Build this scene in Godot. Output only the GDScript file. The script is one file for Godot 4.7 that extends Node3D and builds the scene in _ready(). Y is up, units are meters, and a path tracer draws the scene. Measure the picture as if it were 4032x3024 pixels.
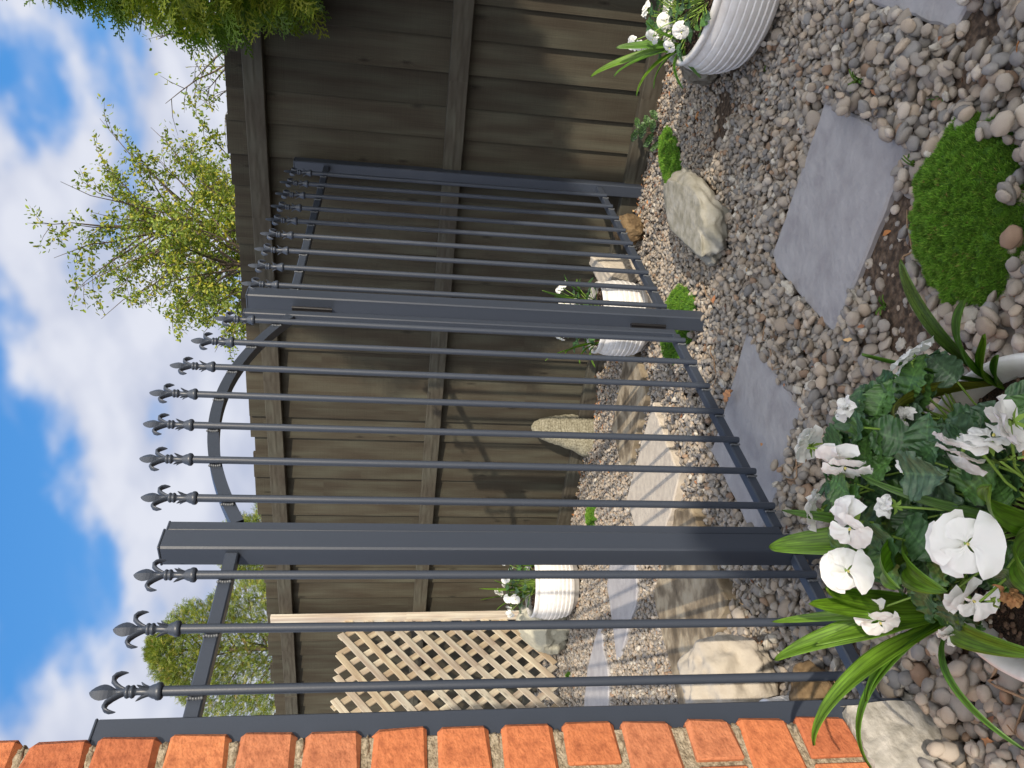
extends Node3D
# Garden corner seen through a charcoal steel gate: brick wall end, timber fence, pebbles, pots, rocks.
# Lengths below are in units of S (one baluster spacing); W() turns them into metres, y up.
const S := 0.118
const EYE_H := 7.8
const LIGHT_DIR := Vector3(-0.343, -0.402, -0.849)
# metal fence line: origin at the hinge-side gate bar, t runs along the fence, off runs out of its front face
const G0 := Vector2(1.2689, 18.8943)
const FD := Vector2(-0.56928, -0.82214)
const FN := Vector2(0.82214, -0.56928)
# timber fence: inward normal, run direction, distance of the board plane
const WN := Vector2(0.5417, 0.8406)
const WS := Vector2(-0.8406, 0.5417)
const WD := 28.23

var rng := RandomNumberGenerator.new()
var names := {}
var M := {}
var T := {}
var cam_x: Vector3
var cam_y: Vector3
var cam_f: Vector3
var cam_pos: Vector3
var ico := {}
var labels_used := {}

# ------------------------------------------------------------------ small helpers
func W(x: float, h: float, z: float) -> Vector3:
	return Vector3(x * S, (h + EYE_H) * S, -z * S)

func gh(x: float, z: float) -> float:      # ground height in S units below the eye, at (x, z) in S units
	var n := clampf(WN.x * x + WN.y * z, 0.0, 29.5)
	return -7.8 - 0.0015 * n * n

func gy(x: float, z: float) -> float:      # ground height in metres at a point in metres
	var n := clampf((WN.x * x - WN.y * z) / S, 0.0, 29.5)
	return -0.0015 * n * n * S

func G(x: float, z: float, lift := 0.0) -> Vector3:
	return W(x, gh(x, z) + lift, z)

func rf(a: float, b: float) -> float:
	return rng.randf_range(a, b)

func numbered(called: String) -> String:
	if not names.has(called):
		names[called] = 0
		return called
	names[called] += 1
	return "%s_%03d" % [called, names[called]]

func tag(o: Node, label: String, category: String, group := "", kind := "") -> Node:
	o.set_meta("label", label)
	o.set_meta("category", category)
	if group:
		o.set_meta("group", group)
	if kind:
		o.set_meta("kind", kind)
	return o

func thing(called: String, label: String, category: String, xf := Transform3D(), group := "") -> Node3D:
	var o := Node3D.new()
	o.name = numbered(called)
	o.transform = xf
	add_child(o)
	tag(o, label, category, group)
	return o

func part(called: String, mesh: Mesh, mat: Material, parent: Node, xf := Transform3D()) -> MeshInstance3D:
	var o := MeshInstance3D.new()
	o.name = called
	o.mesh = mesh
	o.material_override = mat
	o.transform = xf
	parent.add_child(o, true)
	return o

func solo(called: String, mesh: Mesh, mat: Material, label: String, category: String, xf := Transform3D(), group := "") -> MeshInstance3D:
	var o := part(numbered(called), mesh, mat, self, xf)
	tag(o, label, category, group)
	return o

func structure(called: String, mesh: Mesh, mat: Material, xf := Transform3D()) -> MeshInstance3D:
	var o := part(numbered(called), mesh, mat, self, xf)
	o.set_meta("kind", "structure")
	return o

func multi(called: String, mesh: Mesh, mat: Material, xfs: Array, cols: Array, parent: Node) -> MultiMeshInstance3D:
	var mm := MultiMesh.new()
	mm.transform_format = MultiMesh.TRANSFORM_3D
	mm.use_colors = true
	mm.mesh = mesh
	mm.instance_count = xfs.size()
	var buf := PackedFloat32Array()
	buf.resize(xfs.size() * 16)
	var k := 0
	for i in xfs.size():
		var t: Transform3D = xfs[i]
		var c: Color = cols[i]
		buf[k] = t.basis.x.x; buf[k + 1] = t.basis.y.x; buf[k + 2] = t.basis.z.x; buf[k + 3] = t.origin.x
		buf[k + 4] = t.basis.x.y; buf[k + 5] = t.basis.y.y; buf[k + 6] = t.basis.z.y; buf[k + 7] = t.origin.y
		buf[k + 8] = t.basis.x.z; buf[k + 9] = t.basis.y.z; buf[k + 10] = t.basis.z.z; buf[k + 11] = t.origin.z
		buf[k + 12] = c.r; buf[k + 13] = c.g; buf[k + 14] = c.b; buf[k + 15] = 1.0
		k += 16
	mm.buffer = buf
	var o := MultiMeshInstance3D.new()
	o.name = called
	o.multimesh = mm
	o.material_override = mat
	o.set_meta("kind", "stuff")
	parent.add_child(o, true)
	return o

func lin(r: float, g: float, b: float) -> Color:      # a real-world (linear) base colour
	return Color(r, g, b).linear_to_srgb()

func shade(c: Color, k: float) -> Color:
	return Color(c.r * k, c.g * k, c.b * k)

# ------------------------------------------------------------------ mesh building
class MB:
	var v := PackedVector3Array()
	var n := PackedVector3Array()
	var t := PackedVector2Array()
	var c := PackedColorArray()
	var ix := PackedInt32Array()

	func vert(p: Vector3, uv := Vector2.ZERO, nn := Vector3.ZERO) -> int:
		v.append(p)
		t.append(uv)
		n.append(nn)
		return v.size() - 1

	func tri(a: int, b: int, d: int) -> void:
		ix.append(a); ix.append(b); ix.append(d)

	# a flat polygon (convex), turned so that it faces away from the point inside
	func poly(p: Array, inside: Vector3, us := 1.0) -> void:
		var nn: Vector3 = (p[2] - p[0]).cross(p[1] - p[0]).normalized()
		var mid := Vector3.ZERO
		for q in p:
			mid += q
		mid /= p.size()
		var flip := nn.dot(mid - inside) < 0.0
		if flip:
			nn = -nn
		var base := v.size()
		var ax := 0
		if absf(nn.y) >= absf(nn.x) and absf(nn.y) >= absf(nn.z):
			ax = 1
		elif absf(nn.z) >= absf(nn.x):
			ax = 2
		for q in p:
			var uv := Vector2(q.z, q.y) if ax == 0 else (Vector2(q.x, q.z) if ax == 1 else Vector2(q.x, q.y))
			vert(q, uv * us, nn)
		for i in range(1, p.size() - 1):
			if flip:
				tri(base, base + i + 1, base + i)
			else:
				tri(base, base + i, base + i + 1)

	# a chamfered box; bev is one number or eight (one per corner, bit 1 = +x, 2 = +y, 4 = +z)
	func box(xf: Transform3D, size: Vector3, bev: Variant = 0.002, us := 1.0) -> void:
		var h := size * 0.5
		var b := []
		for k in 8:
			b.append(float(bev[k]) if bev is Array else float(bev))
		var q := []           # q[k][axis]: the vertex of corner k that lies on the face across that axis
		for k in 8:
			var s := Vector3(1.0 if k & 1 else -1.0, 1.0 if k & 2 else -1.0, 1.0 if k & 4 else -1.0)
			var row := []
			for a in 3:
				var e := Vector3(h.x - (0.0 if a == 0 else b[k]), h.y - (0.0 if a == 1 else b[k]), h.z - (0.0 if a == 2 else b[k]))
				row.append(xf * (e * s))
			q.append(row)
		var o := xf.origin
		for a in 3:
			var u := 1 << ((a + 1) % 3)
			var w := 1 << ((a + 2) % 3)
			for sg in 2:
				var k0 := (1 << a) * sg
				poly([q[k0][a], q[k0 | u][a], q[k0 | u | w][a], q[k0 | w][a]], o, us)
		for a in 3:                               # edges parallel to axis a
			var a1 := (a + 1) % 3
			var a2 := (a + 2) % 3
			for s1 in 2:
				for s2 in 2:
					var k0 := (1 << a1) * s1 + (1 << a2) * s2
					var k1 := k0 | (1 << a)
					poly([q[k0][a1], q[k0][a2], q[k1][a2], q[k1][a1]], o, us)
		for k in 8:
			poly([q[k][0], q[k][1], q[k][2]], o, us)

	# rows of points; winding so that (along rows) x (along columns) faces out when flip is false
	func grid(rows: Array, closed := false, flip := false, us := Vector2.ONE) -> int:
		var base := v.size()
		var m: int = rows[0].size()
		for i in rows.size():
			for j in m:
				vert(rows[i][j], Vector2(float(j) / maxf(1.0, m - (0 if closed else 1)), float(i) / (rows.size() - 1)) * us)
		for i in rows.size() - 1:
			for j in (m if closed else m - 1):
				var a := base + i * m + j
				var b := base + i * m + (j + 1) % m
				var d := a + m
				var e := b + m
				if flip:
					tri(a, d, b); tri(b, d, e)
				else:
					tri(a, b, d); tri(b, e, d)
		return base

	func tube(pts: Array, rad: Array, sides := 8, cap := true) -> void:
		var rows := []
		var up := Vector3.UP
		for i in pts.size():
			var d: Vector3 = (pts[mini(i + 1, pts.size() - 1)] - pts[maxi(i - 1, 0)]).normalized()
			if absf(d.dot(up)) > 0.95:
				up = Vector3.RIGHT if absf(d.x) < 0.9 else Vector3.BACK
			var e1 := d.cross(up).normalized()
			var e2 := e1.cross(d).normalized()
			up = e2
			var r: float = rad[mini(i, rad.size() - 1)]
			var row := []
			for j in sides:
				var a := TAU * j / sides
				row.append(pts[i] + (e1 * cos(a) + e2 * sin(a)) * r)
			rows.append(row)
		var b := grid(rows, true, false)
		if cap:
			for e in 2:
				var at := b + (rows.size() - 1) * sides * e
				var ctr: Vector3 = pts[-1 if e else 0]
				var inside: Vector3 = pts[-2 if e else 1]
				var ring := []
				for j in sides:
					ring.append(v[at + j])
				poly(ring, inside + (inside - ctr) * 0.01)

	func lathe(prof: Array, segs := 24, centre := Vector3.ZERO) -> void:
		var rows := []
		for p in prof:
			var row := []
			for j in segs:
				var a := TAU * j / segs
				row.append(centre + Vector3(cos(a) * p.x, p.y, sin(a) * p.x))
			rows.append(row)
		grid(rows, true, false)

	func smooth() -> void:
		var acc := PackedVector3Array()
		acc.resize(v.size())
		for k in range(0, ix.size(), 3):
			var a := ix[k]
			var b := ix[k + 1]
			var d := ix[k + 2]
			var f := (v[d] - v[a]).cross(v[b] - v[a])
			acc[a] += f; acc[b] += f; acc[d] += f
		for i in v.size():
			if n[i] == Vector3.ZERO:
				n[i] = acc[i].normalized() if acc[i].length_squared() > 0.0 else Vector3.UP

	func mesh() -> ArrayMesh:
		smooth()
		var arr := []
		arr.resize(Mesh.ARRAY_MAX)
		arr[Mesh.ARRAY_VERTEX] = v
		arr[Mesh.ARRAY_NORMAL] = n
		arr[Mesh.ARRAY_TEX_UV] = t
		if c.size() == v.size():
			arr[Mesh.ARRAY_COLOR] = c
		arr[Mesh.ARRAY_INDEX] = ix
		var m := ArrayMesh.new()
		m.add_surface_from_arrays(Mesh.PRIMITIVE_TRIANGLES, arr)
		return m

func icosphere(level: int) -> Array:
	if ico.has(level):
		return ico[level]
	var p := PackedVector3Array()
	var f := PackedInt32Array()
	if level == 0:
		var g := (1.0 + sqrt(5.0)) / 2.0
		for q in [[-1, g, 0], [1, g, 0], [-1, -g, 0], [1, -g, 0], [0, -1, g], [0, 1, g], [0, -1, -g], [0, 1, -g], [g, 0, -1], [g, 0, 1], [-g, 0, -1], [-g, 0, 1]]:
			p.append(Vector3(q[0], q[1], q[2]).normalized())
		for q in [0, 11, 5, 0, 5, 1, 0, 1, 7, 0, 7, 10, 0, 10, 11, 1, 5, 9, 5, 11, 4, 11, 10, 2, 10, 7, 6, 7, 1, 8, 3, 9, 4, 3, 4, 2, 3, 2, 6, 3, 6, 8, 3, 8, 9, 4, 9, 5, 2, 4, 11, 6, 2, 10, 8, 6, 7, 9, 8, 1]:
			f.append(q)
		for k in range(0, f.size(), 3):          # make every face clockwise seen from outside
			if (p[f[k + 2]] - p[f[k]]).cross(p[f[k + 1]] - p[f[k]]).dot(p[f[k]]) < 0.0:
				var s := f[k + 1]
				f[k + 1] = f[k + 2]
				f[k + 2] = s
	else:
		var low := icosphere(level - 1)
		p = low[0].duplicate()
		var g: PackedInt32Array = low[1]
		var mid := {}
		for k in range(0, g.size(), 3):
			var e := []
			for j in 3:
				var a := g[k + j]
				var b := g[k + (j + 1) % 3]
				var key := mini(a, b) * 100000 + maxi(a, b)
				if not mid.has(key):
					mid[key] = p.size()
					p.append((p[a] + p[b]).normalized())
				e.append(mid[key])
			for q in [g[k], e[0], e[2], g[k + 1], e[1], e[0], g[k + 2], e[2], e[1], e[0], e[1], e[2]]:
				f.append(q)
	ico[level] = [p, f]
	return ico[level]

func blob(level: int, shape: Callable) -> ArrayMesh:
	var s := icosphere(level)
	var b := MB.new()
	for d in s[0]:
		b.vert(shape.call(d), Vector2(atan2(d.x, d.z) / TAU + 0.5, d.y * 0.5 + 0.5))
	b.ix = s[1].duplicate()
	return b.mesh()

func noise(seed_: int, freq: float, oct := 3) -> FastNoiseLite:
	var f := FastNoiseLite.new()
	f.seed = seed_
	f.noise_type = FastNoiseLite.TYPE_SIMPLEX_SMOOTH
	f.frequency = freq
	f.fractal_octaves = oct
	return f

# a rock: an ellipsoid with flat cuts and a rough skin; half sizes in metres
func rock_mesh(half: Vector3, seed_: int, cuts: int, rough := 0.05, level := 4, cut_depth := 0.75, forced := []) -> ArrayMesh:
	var r := RandomNumberGenerator.new()
	r.seed = seed_
	var planes := []
	for q in forced:
		planes.append(q)
	for i in cuts:
		var d := Vector3(r.randfn(), r.randfn(), r.randfn()).normalized()
		planes.append([d, r.randf_range(cut_depth, 0.95)])
	var n1 := noise(seed_, 1.3, 3)
	var n2 := noise(seed_ + 7, 5.0, 3)
	return blob(level, func(d: Vector3) -> Vector3:
		var p := d * (1.0 + n1.get_noise_3dv(d * 1.0) * 0.28)
		for q in planes:
			var k: float = p.dot(q[0]) - q[1]
			if k > 0.0:
				p -= q[0] * k * 0.93
		p += d * (n2.get_noise_3dv(p * 1.0) * rough + n2.get_noise_3dv(p * 3.4) * rough * 0.45)
		return p * half)

# ------------------------------------------------------------------ textures and materials
func ntex(seed_: int, freq: float, oct: int, ramp: Array, size := 256, kind := 0, normal := 0.0) -> NoiseTexture2D:
	var f := FastNoiseLite.new()
	f.seed = seed_
	f.frequency = freq
	f.fractal_octaves = oct
	f.noise_type = FastNoiseLite.TYPE_CELLULAR if kind == 1 else FastNoiseLite.TYPE_SIMPLEX_SMOOTH
	var t := NoiseTexture2D.new()
	t.width = size
	t.height = size
	t.seamless = true
	t.noise = f
	if normal > 0.0:
		t.as_normal_map = true
		t.bump_strength = normal
	elif ramp.size():
		var g := Gradient.new()
		g.offsets = PackedFloat32Array()
		g.colors = PackedColorArray()
		var os := PackedFloat32Array()
		var cs := PackedColorArray()
		for q in ramp:
			os.append(q[0])
			cs.append(q[1])
		g.offsets = os
		g.colors = cs
		t.color_ramp = g
	return t

func mat(called: String, color: Color, rough := 0.8, spec := 0.5) -> StandardMaterial3D:
	var m := StandardMaterial3D.new()
	m.resource_name = called
	m.albedo_color = color
	m.roughness = rough
	m.metallic_specular = spec
	return m

func tri_mat(called: String, color: Color, rough: float, scale: float, albedo: Texture2D, normal: Texture2D, nscale := 1.0, world := true) -> StandardMaterial3D:
	var m := mat(called, color, rough)
	m.uv1_triplanar = true
	m.uv1_world_triplanar = world
	m.uv1_scale = Vector3.ONE * scale
	if albedo:
		m.albedo_texture = albedo
	if normal:
		m.normal_enabled = true
		m.normal_texture = normal
		m.normal_scale = nscale
	return m

# sawn, stained pine: grain along v, a few knots, faint saw marks across
func wood_images(seed_: int, knots: int, w := 192, h := 768, saw := 0.25) -> Array:
	var r := RandomNumberGenerator.new()
	r.seed = seed_
	var n1 := noise(seed_, 1.0, 4)
	var n2 := noise(seed_ + 3, 1.0, 2)
	var ks := []
	for i in knots:
		ks.append(Vector3(r.randf_range(0.2, 0.8), r.randf_range(0.05, 0.95), r.randf_range(0.03, 0.055)))
	var im := Image.create(w, h, false, Image.FORMAT_RGB8)
	var hm := Image.create(w, h, false, Image.FORMAT_RGB8)
	for y in h:
		var fy := float(y) / h
		var sawline := n2.get_noise_2d(fy * 420.0, 3.0) * saw
		for x in w:
			var fx := float(x) / w
			var px := fx
			var dark := 0.0
			for k in ks:
				var dx: float = (fx - k.x)
				var dy: float = (fy - k.y) * 9.0
				var dd := sqrt(dx * dx * 1.0 + dy * dy * 0.16)
				px += signf(dx) * 0.10 * exp(-dd * dd / (k.z * k.z * 6.0))
				var kk: float = dd / k.z
				if kk < 1.6:
					dark = maxf(dark, (1.6 - kk) / 1.6 * (0.75 + 0.25 * sin(kk * 16.0)))
			var g := n1.get_noise_2d(px * 34.0, fy * 3.0) * 0.6 + n1.get_noise_2d(px * 90.0 + 40.0, fy * 9.0) * 0.4
			var blot := n2.get_noise_2d(fx * 2.0 + 9.0, fy * 4.0)
			var val := clampf(0.76 + g * 0.11 + blot * 0.10 + sawline * 0.10 - dark * 0.36, 0.0, 1.0)
			im.set_pixel(x, y, Color(val, val * (0.985 + blot * 0.05), val * (0.96 + blot * 0.06)))
			var hv := clampf(0.5 + g * 0.26 + sawline * 0.22 - dark * 0.22, 0.0, 1.0)
			hm.set_pixel(x, y, Color(hv, hv, hv))
	hm.bump_map_to_normal_map(2.6)
	return [ImageTexture.create_from_image(im), ImageTexture.create_from_image(hm)]

# a leaf's surface: midrib along v, side veins (fan or strap kind), flecks
func leaf_image(seed_: int, strap: bool, flecks: float) -> ImageTexture:
	var w := 96
	var h := 192
	var n1 := noise(seed_, 1.0, 3)
	var im := Image.create(w, h, false, Image.FORMAT_RGB8)
	for y in h:
		var fy := float(y) / h
		for x in w:
			var fx := float(x) / w
			var ax := absf(fx - 0.5) * 2.0
			var c := Vector3(0.80, 0.80, 0.80) * (1.0 + n1.get_noise_2d(fx * 5.0, fy * 6.0) * 0.22)
			if strap:
				var vein := pow(absf(sin(fx * PI * 9.0)), 10.0)
				c *= 1.0 - 0.22 * vein + 0.16 * n1.get_noise_2d(fx * 40.0, fy * 2.0)
				c = c.lerp(Vector3(1.0, 1.0, 0.8), 0.12 * exp(-ax * ax * 400.0))
				if flecks > 0.0 and n1.get_noise_2d(fx * 44.0, fy * 30.0 + 50.0) > 0.62 - flecks * 0.22:
					c = Vector3(1.08, 1.0, 1.08)
			else:
				var sv := fposmod(fy * 5.0 - ax * 1.3, 1.0)
				var vein2 := exp(-pow((sv - 0.5) * 9.0, 2.0)) * (1.0 - ax)
				c = c.lerp(Vector3(1.25, 1.22, 1.15), 0.35 * vein2 + 0.6 * exp(-ax * ax * 260.0) * (1.0 - fy * 0.6))
				c *= 1.0 + 0.10 * n1.get_noise_2d(fx * 22.0, fy * 34.0)
			im.set_pixel(x, y, Color(clampf(c.x * 0.93, 0, 1), clampf(c.y * 0.93, 0, 1), clampf(c.z * 0.93, 0, 1)))
	return ImageTexture.create_from_image(im)

func leaf_mat(called: String, color: Color, tex: Texture2D, rough: float, back: Color) -> StandardMaterial3D:
	var m := mat(called, color, rough)
	m.albedo_texture = tex
	m.cull_mode = BaseMaterial3D.CULL_DISABLED
	m.backlight_enabled = true
	m.backlight = back
	return m

func make_materials() -> void:
	var nfine := ntex(5, 0.06, 4, [], 256, 0, 3.0)
	var nrough := ntex(6, 0.03, 5, [], 512, 0, 6.0)
	var ngrit := ntex(8, 0.12, 3, [], 256, 0, 5.0)
	T.nrough = nrough
	M.metal = tri_mat("powder_coat", lin(0.040, 0.050, 0.071), 0.40, 9.0, null, nfine, 0.06)
	M.hinge = mat("hinge_steel", lin(0.012, 0.012, 0.014), 0.35)
	M.weld = mat("weld", lin(0.10, 0.11, 0.125), 0.3)
	var stain := lin(0.099, 0.091, 0.069)
	M.boards = []
	for k in 4:
		var wi := wood_images(40 + k, 2 + k % 2)
		for j in 2:
			var m := mat("stained_board", shade(stain, [1.0, 0.9, 1.07, 0.95, 1.03, 0.92, 0.98, 1.05][k * 2 + j]), 0.78, 0.35)
			m.albedo_texture = wi[0]
			m.normal_enabled = true
			m.normal_texture = wi[1]
			m.normal_scale = 0.8
			m.uv1_scale = Vector3(6.6, 0.55, 1)
			m.uv1_offset = Vector3(k * 0.31 + j * 0.5, k * 0.27 + j * 0.43, 0)
			M.boards.append(m)
	var wr := wood_images(77, 1, 128, 768, 0.1)
	M.rail = mat("stained_rail", lin(0.110, 0.102, 0.082), 0.75, 0.4)
	M.rail.albedo_texture = wr[0]
	M.rail.normal_enabled = true
	M.rail.normal_texture = wr[1]
	M.rail.normal_scale = 0.7
	var wl := wood_images(91, 2, 96, 512, 0.05)
	M.slats = []
	for k in 4:
		var m := mat("lattice_wood", [lin(0.86, 0.76, 0.62), lin(0.80, 0.71, 0.59), lin(0.80, 0.69, 0.52), lin(0.74, 0.67, 0.58)][k], 0.8)
		m.albedo_texture = wl[0]
		m.uv1_scale = Vector3(9.0, 0.8, 1)
		m.uv1_offset = Vector3(k * 0.23, k * 0.37, 0)
		M.slats.append(m)
	M.batten = mat("batten_wood", lin(0.95, 0.86, 0.76), 0.8)
	M.batten.albedo_texture = wl[0]
	M.batten.uv1_scale = Vector3(5.0, 0.5, 1)
	var bt := ntex(21, 0.02, 4, [[0.0, Color(0.72, 0.66, 0.64)], [0.45, Color(0.93, 0.90, 0.88)], [0.75, Color(1, 1, 1)], [0.9, Color(1, 0.97, 0.92)]], 512)
	M.bricks = []
	for q in [lin(0.50, 0.170, 0.068), lin(0.56, 0.205, 0.085), lin(0.44, 0.140, 0.058), lin(0.53, 0.180, 0.072), lin(0.49, 0.185, 0.088)]:
		M.bricks.append(tri_mat("brick_clay", q, 0.85, 5.0, bt, ngrit, 0.35))
	M.mortar = tri_mat("mortar", lin(0.40, 0.345, 0.26), 0.95, 7.0, ntex(23, 0.05, 4, [[0.2, Color(0.62, 0.60, 0.56)], [0.6, Color(0.95, 0.94, 0.92)], [0.85, Color(1, 1, 1)]]), ngrit, 1.0)
	M.concrete = tri_mat("plaster", lin(0.44, 0.42, 0.385), 0.95, 4.0, ntex(24, 0.02, 5, [[0.2, Color(0.70, 0.70, 0.68)], [0.7, Color(1, 1, 1)]]), nrough, 0.9)
	var st := ntex(31, 0.012, 5, [[0.15, Color(0.91, 0.905, 0.91)], [0.5, Color(0.965, 0.965, 0.965)], [0.85, Color(1, 1, 1)]], 512)
	M.slab = tri_mat("grey_paver", lin(0.335, 0.328, 0.34), 0.85, 1.7, st, nrough, 0.42)
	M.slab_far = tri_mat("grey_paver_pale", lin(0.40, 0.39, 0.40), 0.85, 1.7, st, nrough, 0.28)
	var wt := ntex(32, 0.007, 6, [[0.15, Color(0.55, 0.51, 0.45)], [0.45, Color(0.76, 0.72, 0.65)], [0.65, Color(0.95, 0.92, 0.85)], [0.9, Color(1, 0.98, 0.93)]], 512)
	M.stone_pale = tri_mat("pale_stone", lin(0.56, 0.50, 0.42), 0.9, 3.0, st, nrough, 0.5)
	M.stone_worn = tri_mat("weathered_stone", lin(0.40, 0.355, 0.29), 0.92, 2.2, wt, nrough, 0.45)
	M.stone_brown = tri_mat("brown_stone", lin(0.37, 0.335, 0.285), 0.92, 2.2, wt, nrough, 0.45)
	M.rock_grey = tri_mat("grey_rock", lin(0.34, 0.32, 0.275), 0.92, 4.0, wt, nrough, 0.8)
	M.rock_flat = tri_mat("flat_rock", lin(0.31, 0.308, 0.285), 0.92, 3.2, ntex(33, 0.01, 6, [[0.15, Color(0.80, 0.79, 0.74)], [0.6, Color(0.96, 0.95, 0.93)], [0.9, Color(1, 1, 1)]], 512), nrough, 0.6)
	M.rock_brown = tri_mat("brown_rock", lin(0.23, 0.17, 0.105), 0.9, 6.0, wt, nrough, 0.9)
	M.rock_dark = tri_mat("dark_rock", lin(0.26, 0.26, 0.255), 0.85, 6.0, wt, nrough, 0.8)
	M.rock_sand = tri_mat("sandy_rock", lin(0.49, 0.445, 0.375), 0.92, 3.0, st, nrough, 0.6)
	M.rock_green = tri_mat("green_grey_rock", lin(0.42, 0.41, 0.335), 0.9, 4.0, st, nrough, 0.7)
	M.rock_tall = tri_mat("standing_rock", lin(0.31, 0.30, 0.245), 0.92, 5.0, ntex(34, 0.03, 5, [[0.15, Color(0.62, 0.60, 0.55)], [0.6, Color(0.95, 0.94, 0.9)], [0.9, Color(1, 1, 1)]], 512), nrough, 1.0)
	M.lichen = mat("lichen", lin(0.50, 0.32, 0.03), 0.95)
	M.pot = tri_mat("glazed_white", lin(0.78, 0.775, 0.77), 0.42, 6.0, ntex(35, 0.02, 4, [[0.2, Color(0.93, 0.92, 0.91)], [0.7, Color(1, 1, 1)]]), nfine, 0.08)
	M.soil = tri_mat("potting_mix", lin(0.060, 0.036, 0.023), 0.95, 9.0, ntex(36, 0.08, 4, [[0.2, Color(0.45, 0.42, 0.40)], [0.6, Color(0.85, 0.8, 0.76)], [0.85, Color(1, 0.95, 0.9)]]), ngrit, 1.6)
	M.earth = tri_mat("garden_soil", lin(0.135, 0.098, 0.068), 0.95, 4.0, ntex(37, 0.05, 5, [[0.2, Color(0.50, 0.47, 0.44)], [0.6, Color(0.85, 0.82, 0.8)], [0.85, Color(1, 1, 1)]]), nrough, 1.5)
	M.pebble = tri_mat("river_pebble", Color(1, 1, 1), 0.72, 22.0, ntex(38, 0.03, 4, [[0.2, Color(0.80, 0.79, 0.78)], [0.55, Color(0.95, 0.95, 0.95)], [0.8, Color(1, 1, 1)]]), nfine, 0.20, false)
	M.pebble.vertex_color_use_as_albedo = true
	M.moss = mat("moss_blade", Color(1, 1, 1), 0.75)
	M.moss.vertex_color_use_as_albedo = true
	M.moss.backlight_enabled = true
	M.moss.backlight = Color(0.35, 0.5, 0.2)
	M.moss.cull_mode = BaseMaterial3D.CULL_DISABLED
	M.moss_core = mat("moss_mound", lin(0.05, 0.13, 0.015), 0.95)
	M.leaf_tree = mat("tree_leaf", Color(1, 1, 1), 0.55)
	M.leaf_tree.vertex_color_use_as_albedo = true
	M.leaf_tree.cull_mode = BaseMaterial3D.CULL_DISABLED
	M.leaf_tree.backlight_enabled = true
	M.leaf_tree.backlight = Color(0.75, 0.85, 0.35)
	M.bark = tri_mat("bark", lin(0.16, 0.125, 0.095), 0.9, 8.0, ntex(39, 0.04, 4, [[0.3, Color(0.6, 0.58, 0.55)], [0.7, Color(1, 1, 1)]]), nrough, 0.8)
	var lf := leaf_image(50, false, 0.0)
	var sf := leaf_image(51, true, 0.0)
	var ff := leaf_image(52, true, 1.0)
	M.pansy = [leaf_mat("pansy_leaf_dark", lin(0.095, 0.215, 0.080), lf, 0.34, Color(0.25, 0.45, 0.15)),
		leaf_mat("pansy_leaf_mid", lin(0.14, 0.31, 0.080), lf, 0.34, Color(0.3, 0.5, 0.15)),
		leaf_mat("pansy_leaf_blue", lin(0.125, 0.23, 0.125), lf, 0.32, Color(0.25, 0.4, 0.2))]
	M.lily = [leaf_mat("lily_leaf", lin(0.24, 0.47, 0.035), sf, 0.45, Color(0.55, 0.8, 0.15)),
		leaf_mat("lily_leaf_dark", lin(0.14, 0.33, 0.030), sf, 0.45, Color(0.4, 0.65, 0.12)),
		leaf_mat("lily_leaf_flecked", lin(0.11, 0.215, 0.028), ff, 0.5, Color(0.4, 0.5, 0.12)),
		leaf_mat("lily_leaf_yellowing", lin(0.26, 0.31, 0.030), ff, 0.5, Color(0.6, 0.6, 0.12))]
	M.petal = mat("white_petal", lin(0.86, 0.86, 0.84), 0.6, 0.3)
	M.petal.cull_mode = BaseMaterial3D.CULL_DISABLED
	M.petal.backlight_enabled = true
	M.petal.backlight = Color(0.7, 0.7, 0.68)
	M.calyx = mat("calyx", lin(0.22, 0.36, 0.06), 0.6)
	M.calyx.cull_mode = BaseMaterial3D.CULL_DISABLED
	M.throat = mat("flower_throat", lin(0.62, 0.56, 0.16), 0.6)
	M.dried = mat("dried_flower", lin(0.42, 0.22, 0.09), 0.85)
	M.dried.cull_mode = BaseMaterial3D.CULL_DISABLED
	M.dry_leaf = mat("dry_leaf", lin(0.50, 0.26, 0.13), 0.8)
	M.dry_leaf.cull_mode = BaseMaterial3D.CULL_DISABLED
	M.litter = mat("leaf_litter", Color(1, 1, 1), 0.85)
	M.litter.vertex_color_use_as_albedo = true
	M.litter.cull_mode = BaseMaterial3D.CULL_DISABLED
	M.twig = mat("dry_twig", lin(0.27, 0.175, 0.105), 0.85)
	M.cyclamen = leaf_mat("cyclamen_leaf", lin(0.10, 0.19, 0.07), ntex(53, 0.03, 3, [[0.4, Color(0.35, 0.42, 0.3)], [0.55, Color(0.55, 0.65, 0.5)], [0.6, Color(1, 1, 0.9)]]), 0.5, Color(0.2, 0.3, 0.1))
	M.plaster_far = mat("unseen_house_render", lin(0.5, 0.48, 0.45), 0.9)
	M.roof_far = mat("unseen_house_roof", lin(0.12, 0.11, 0.11), 0.8)
	M.pole = mat("pale_pole", lin(0.55, 0.55, 0.55), 0.6)

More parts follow.
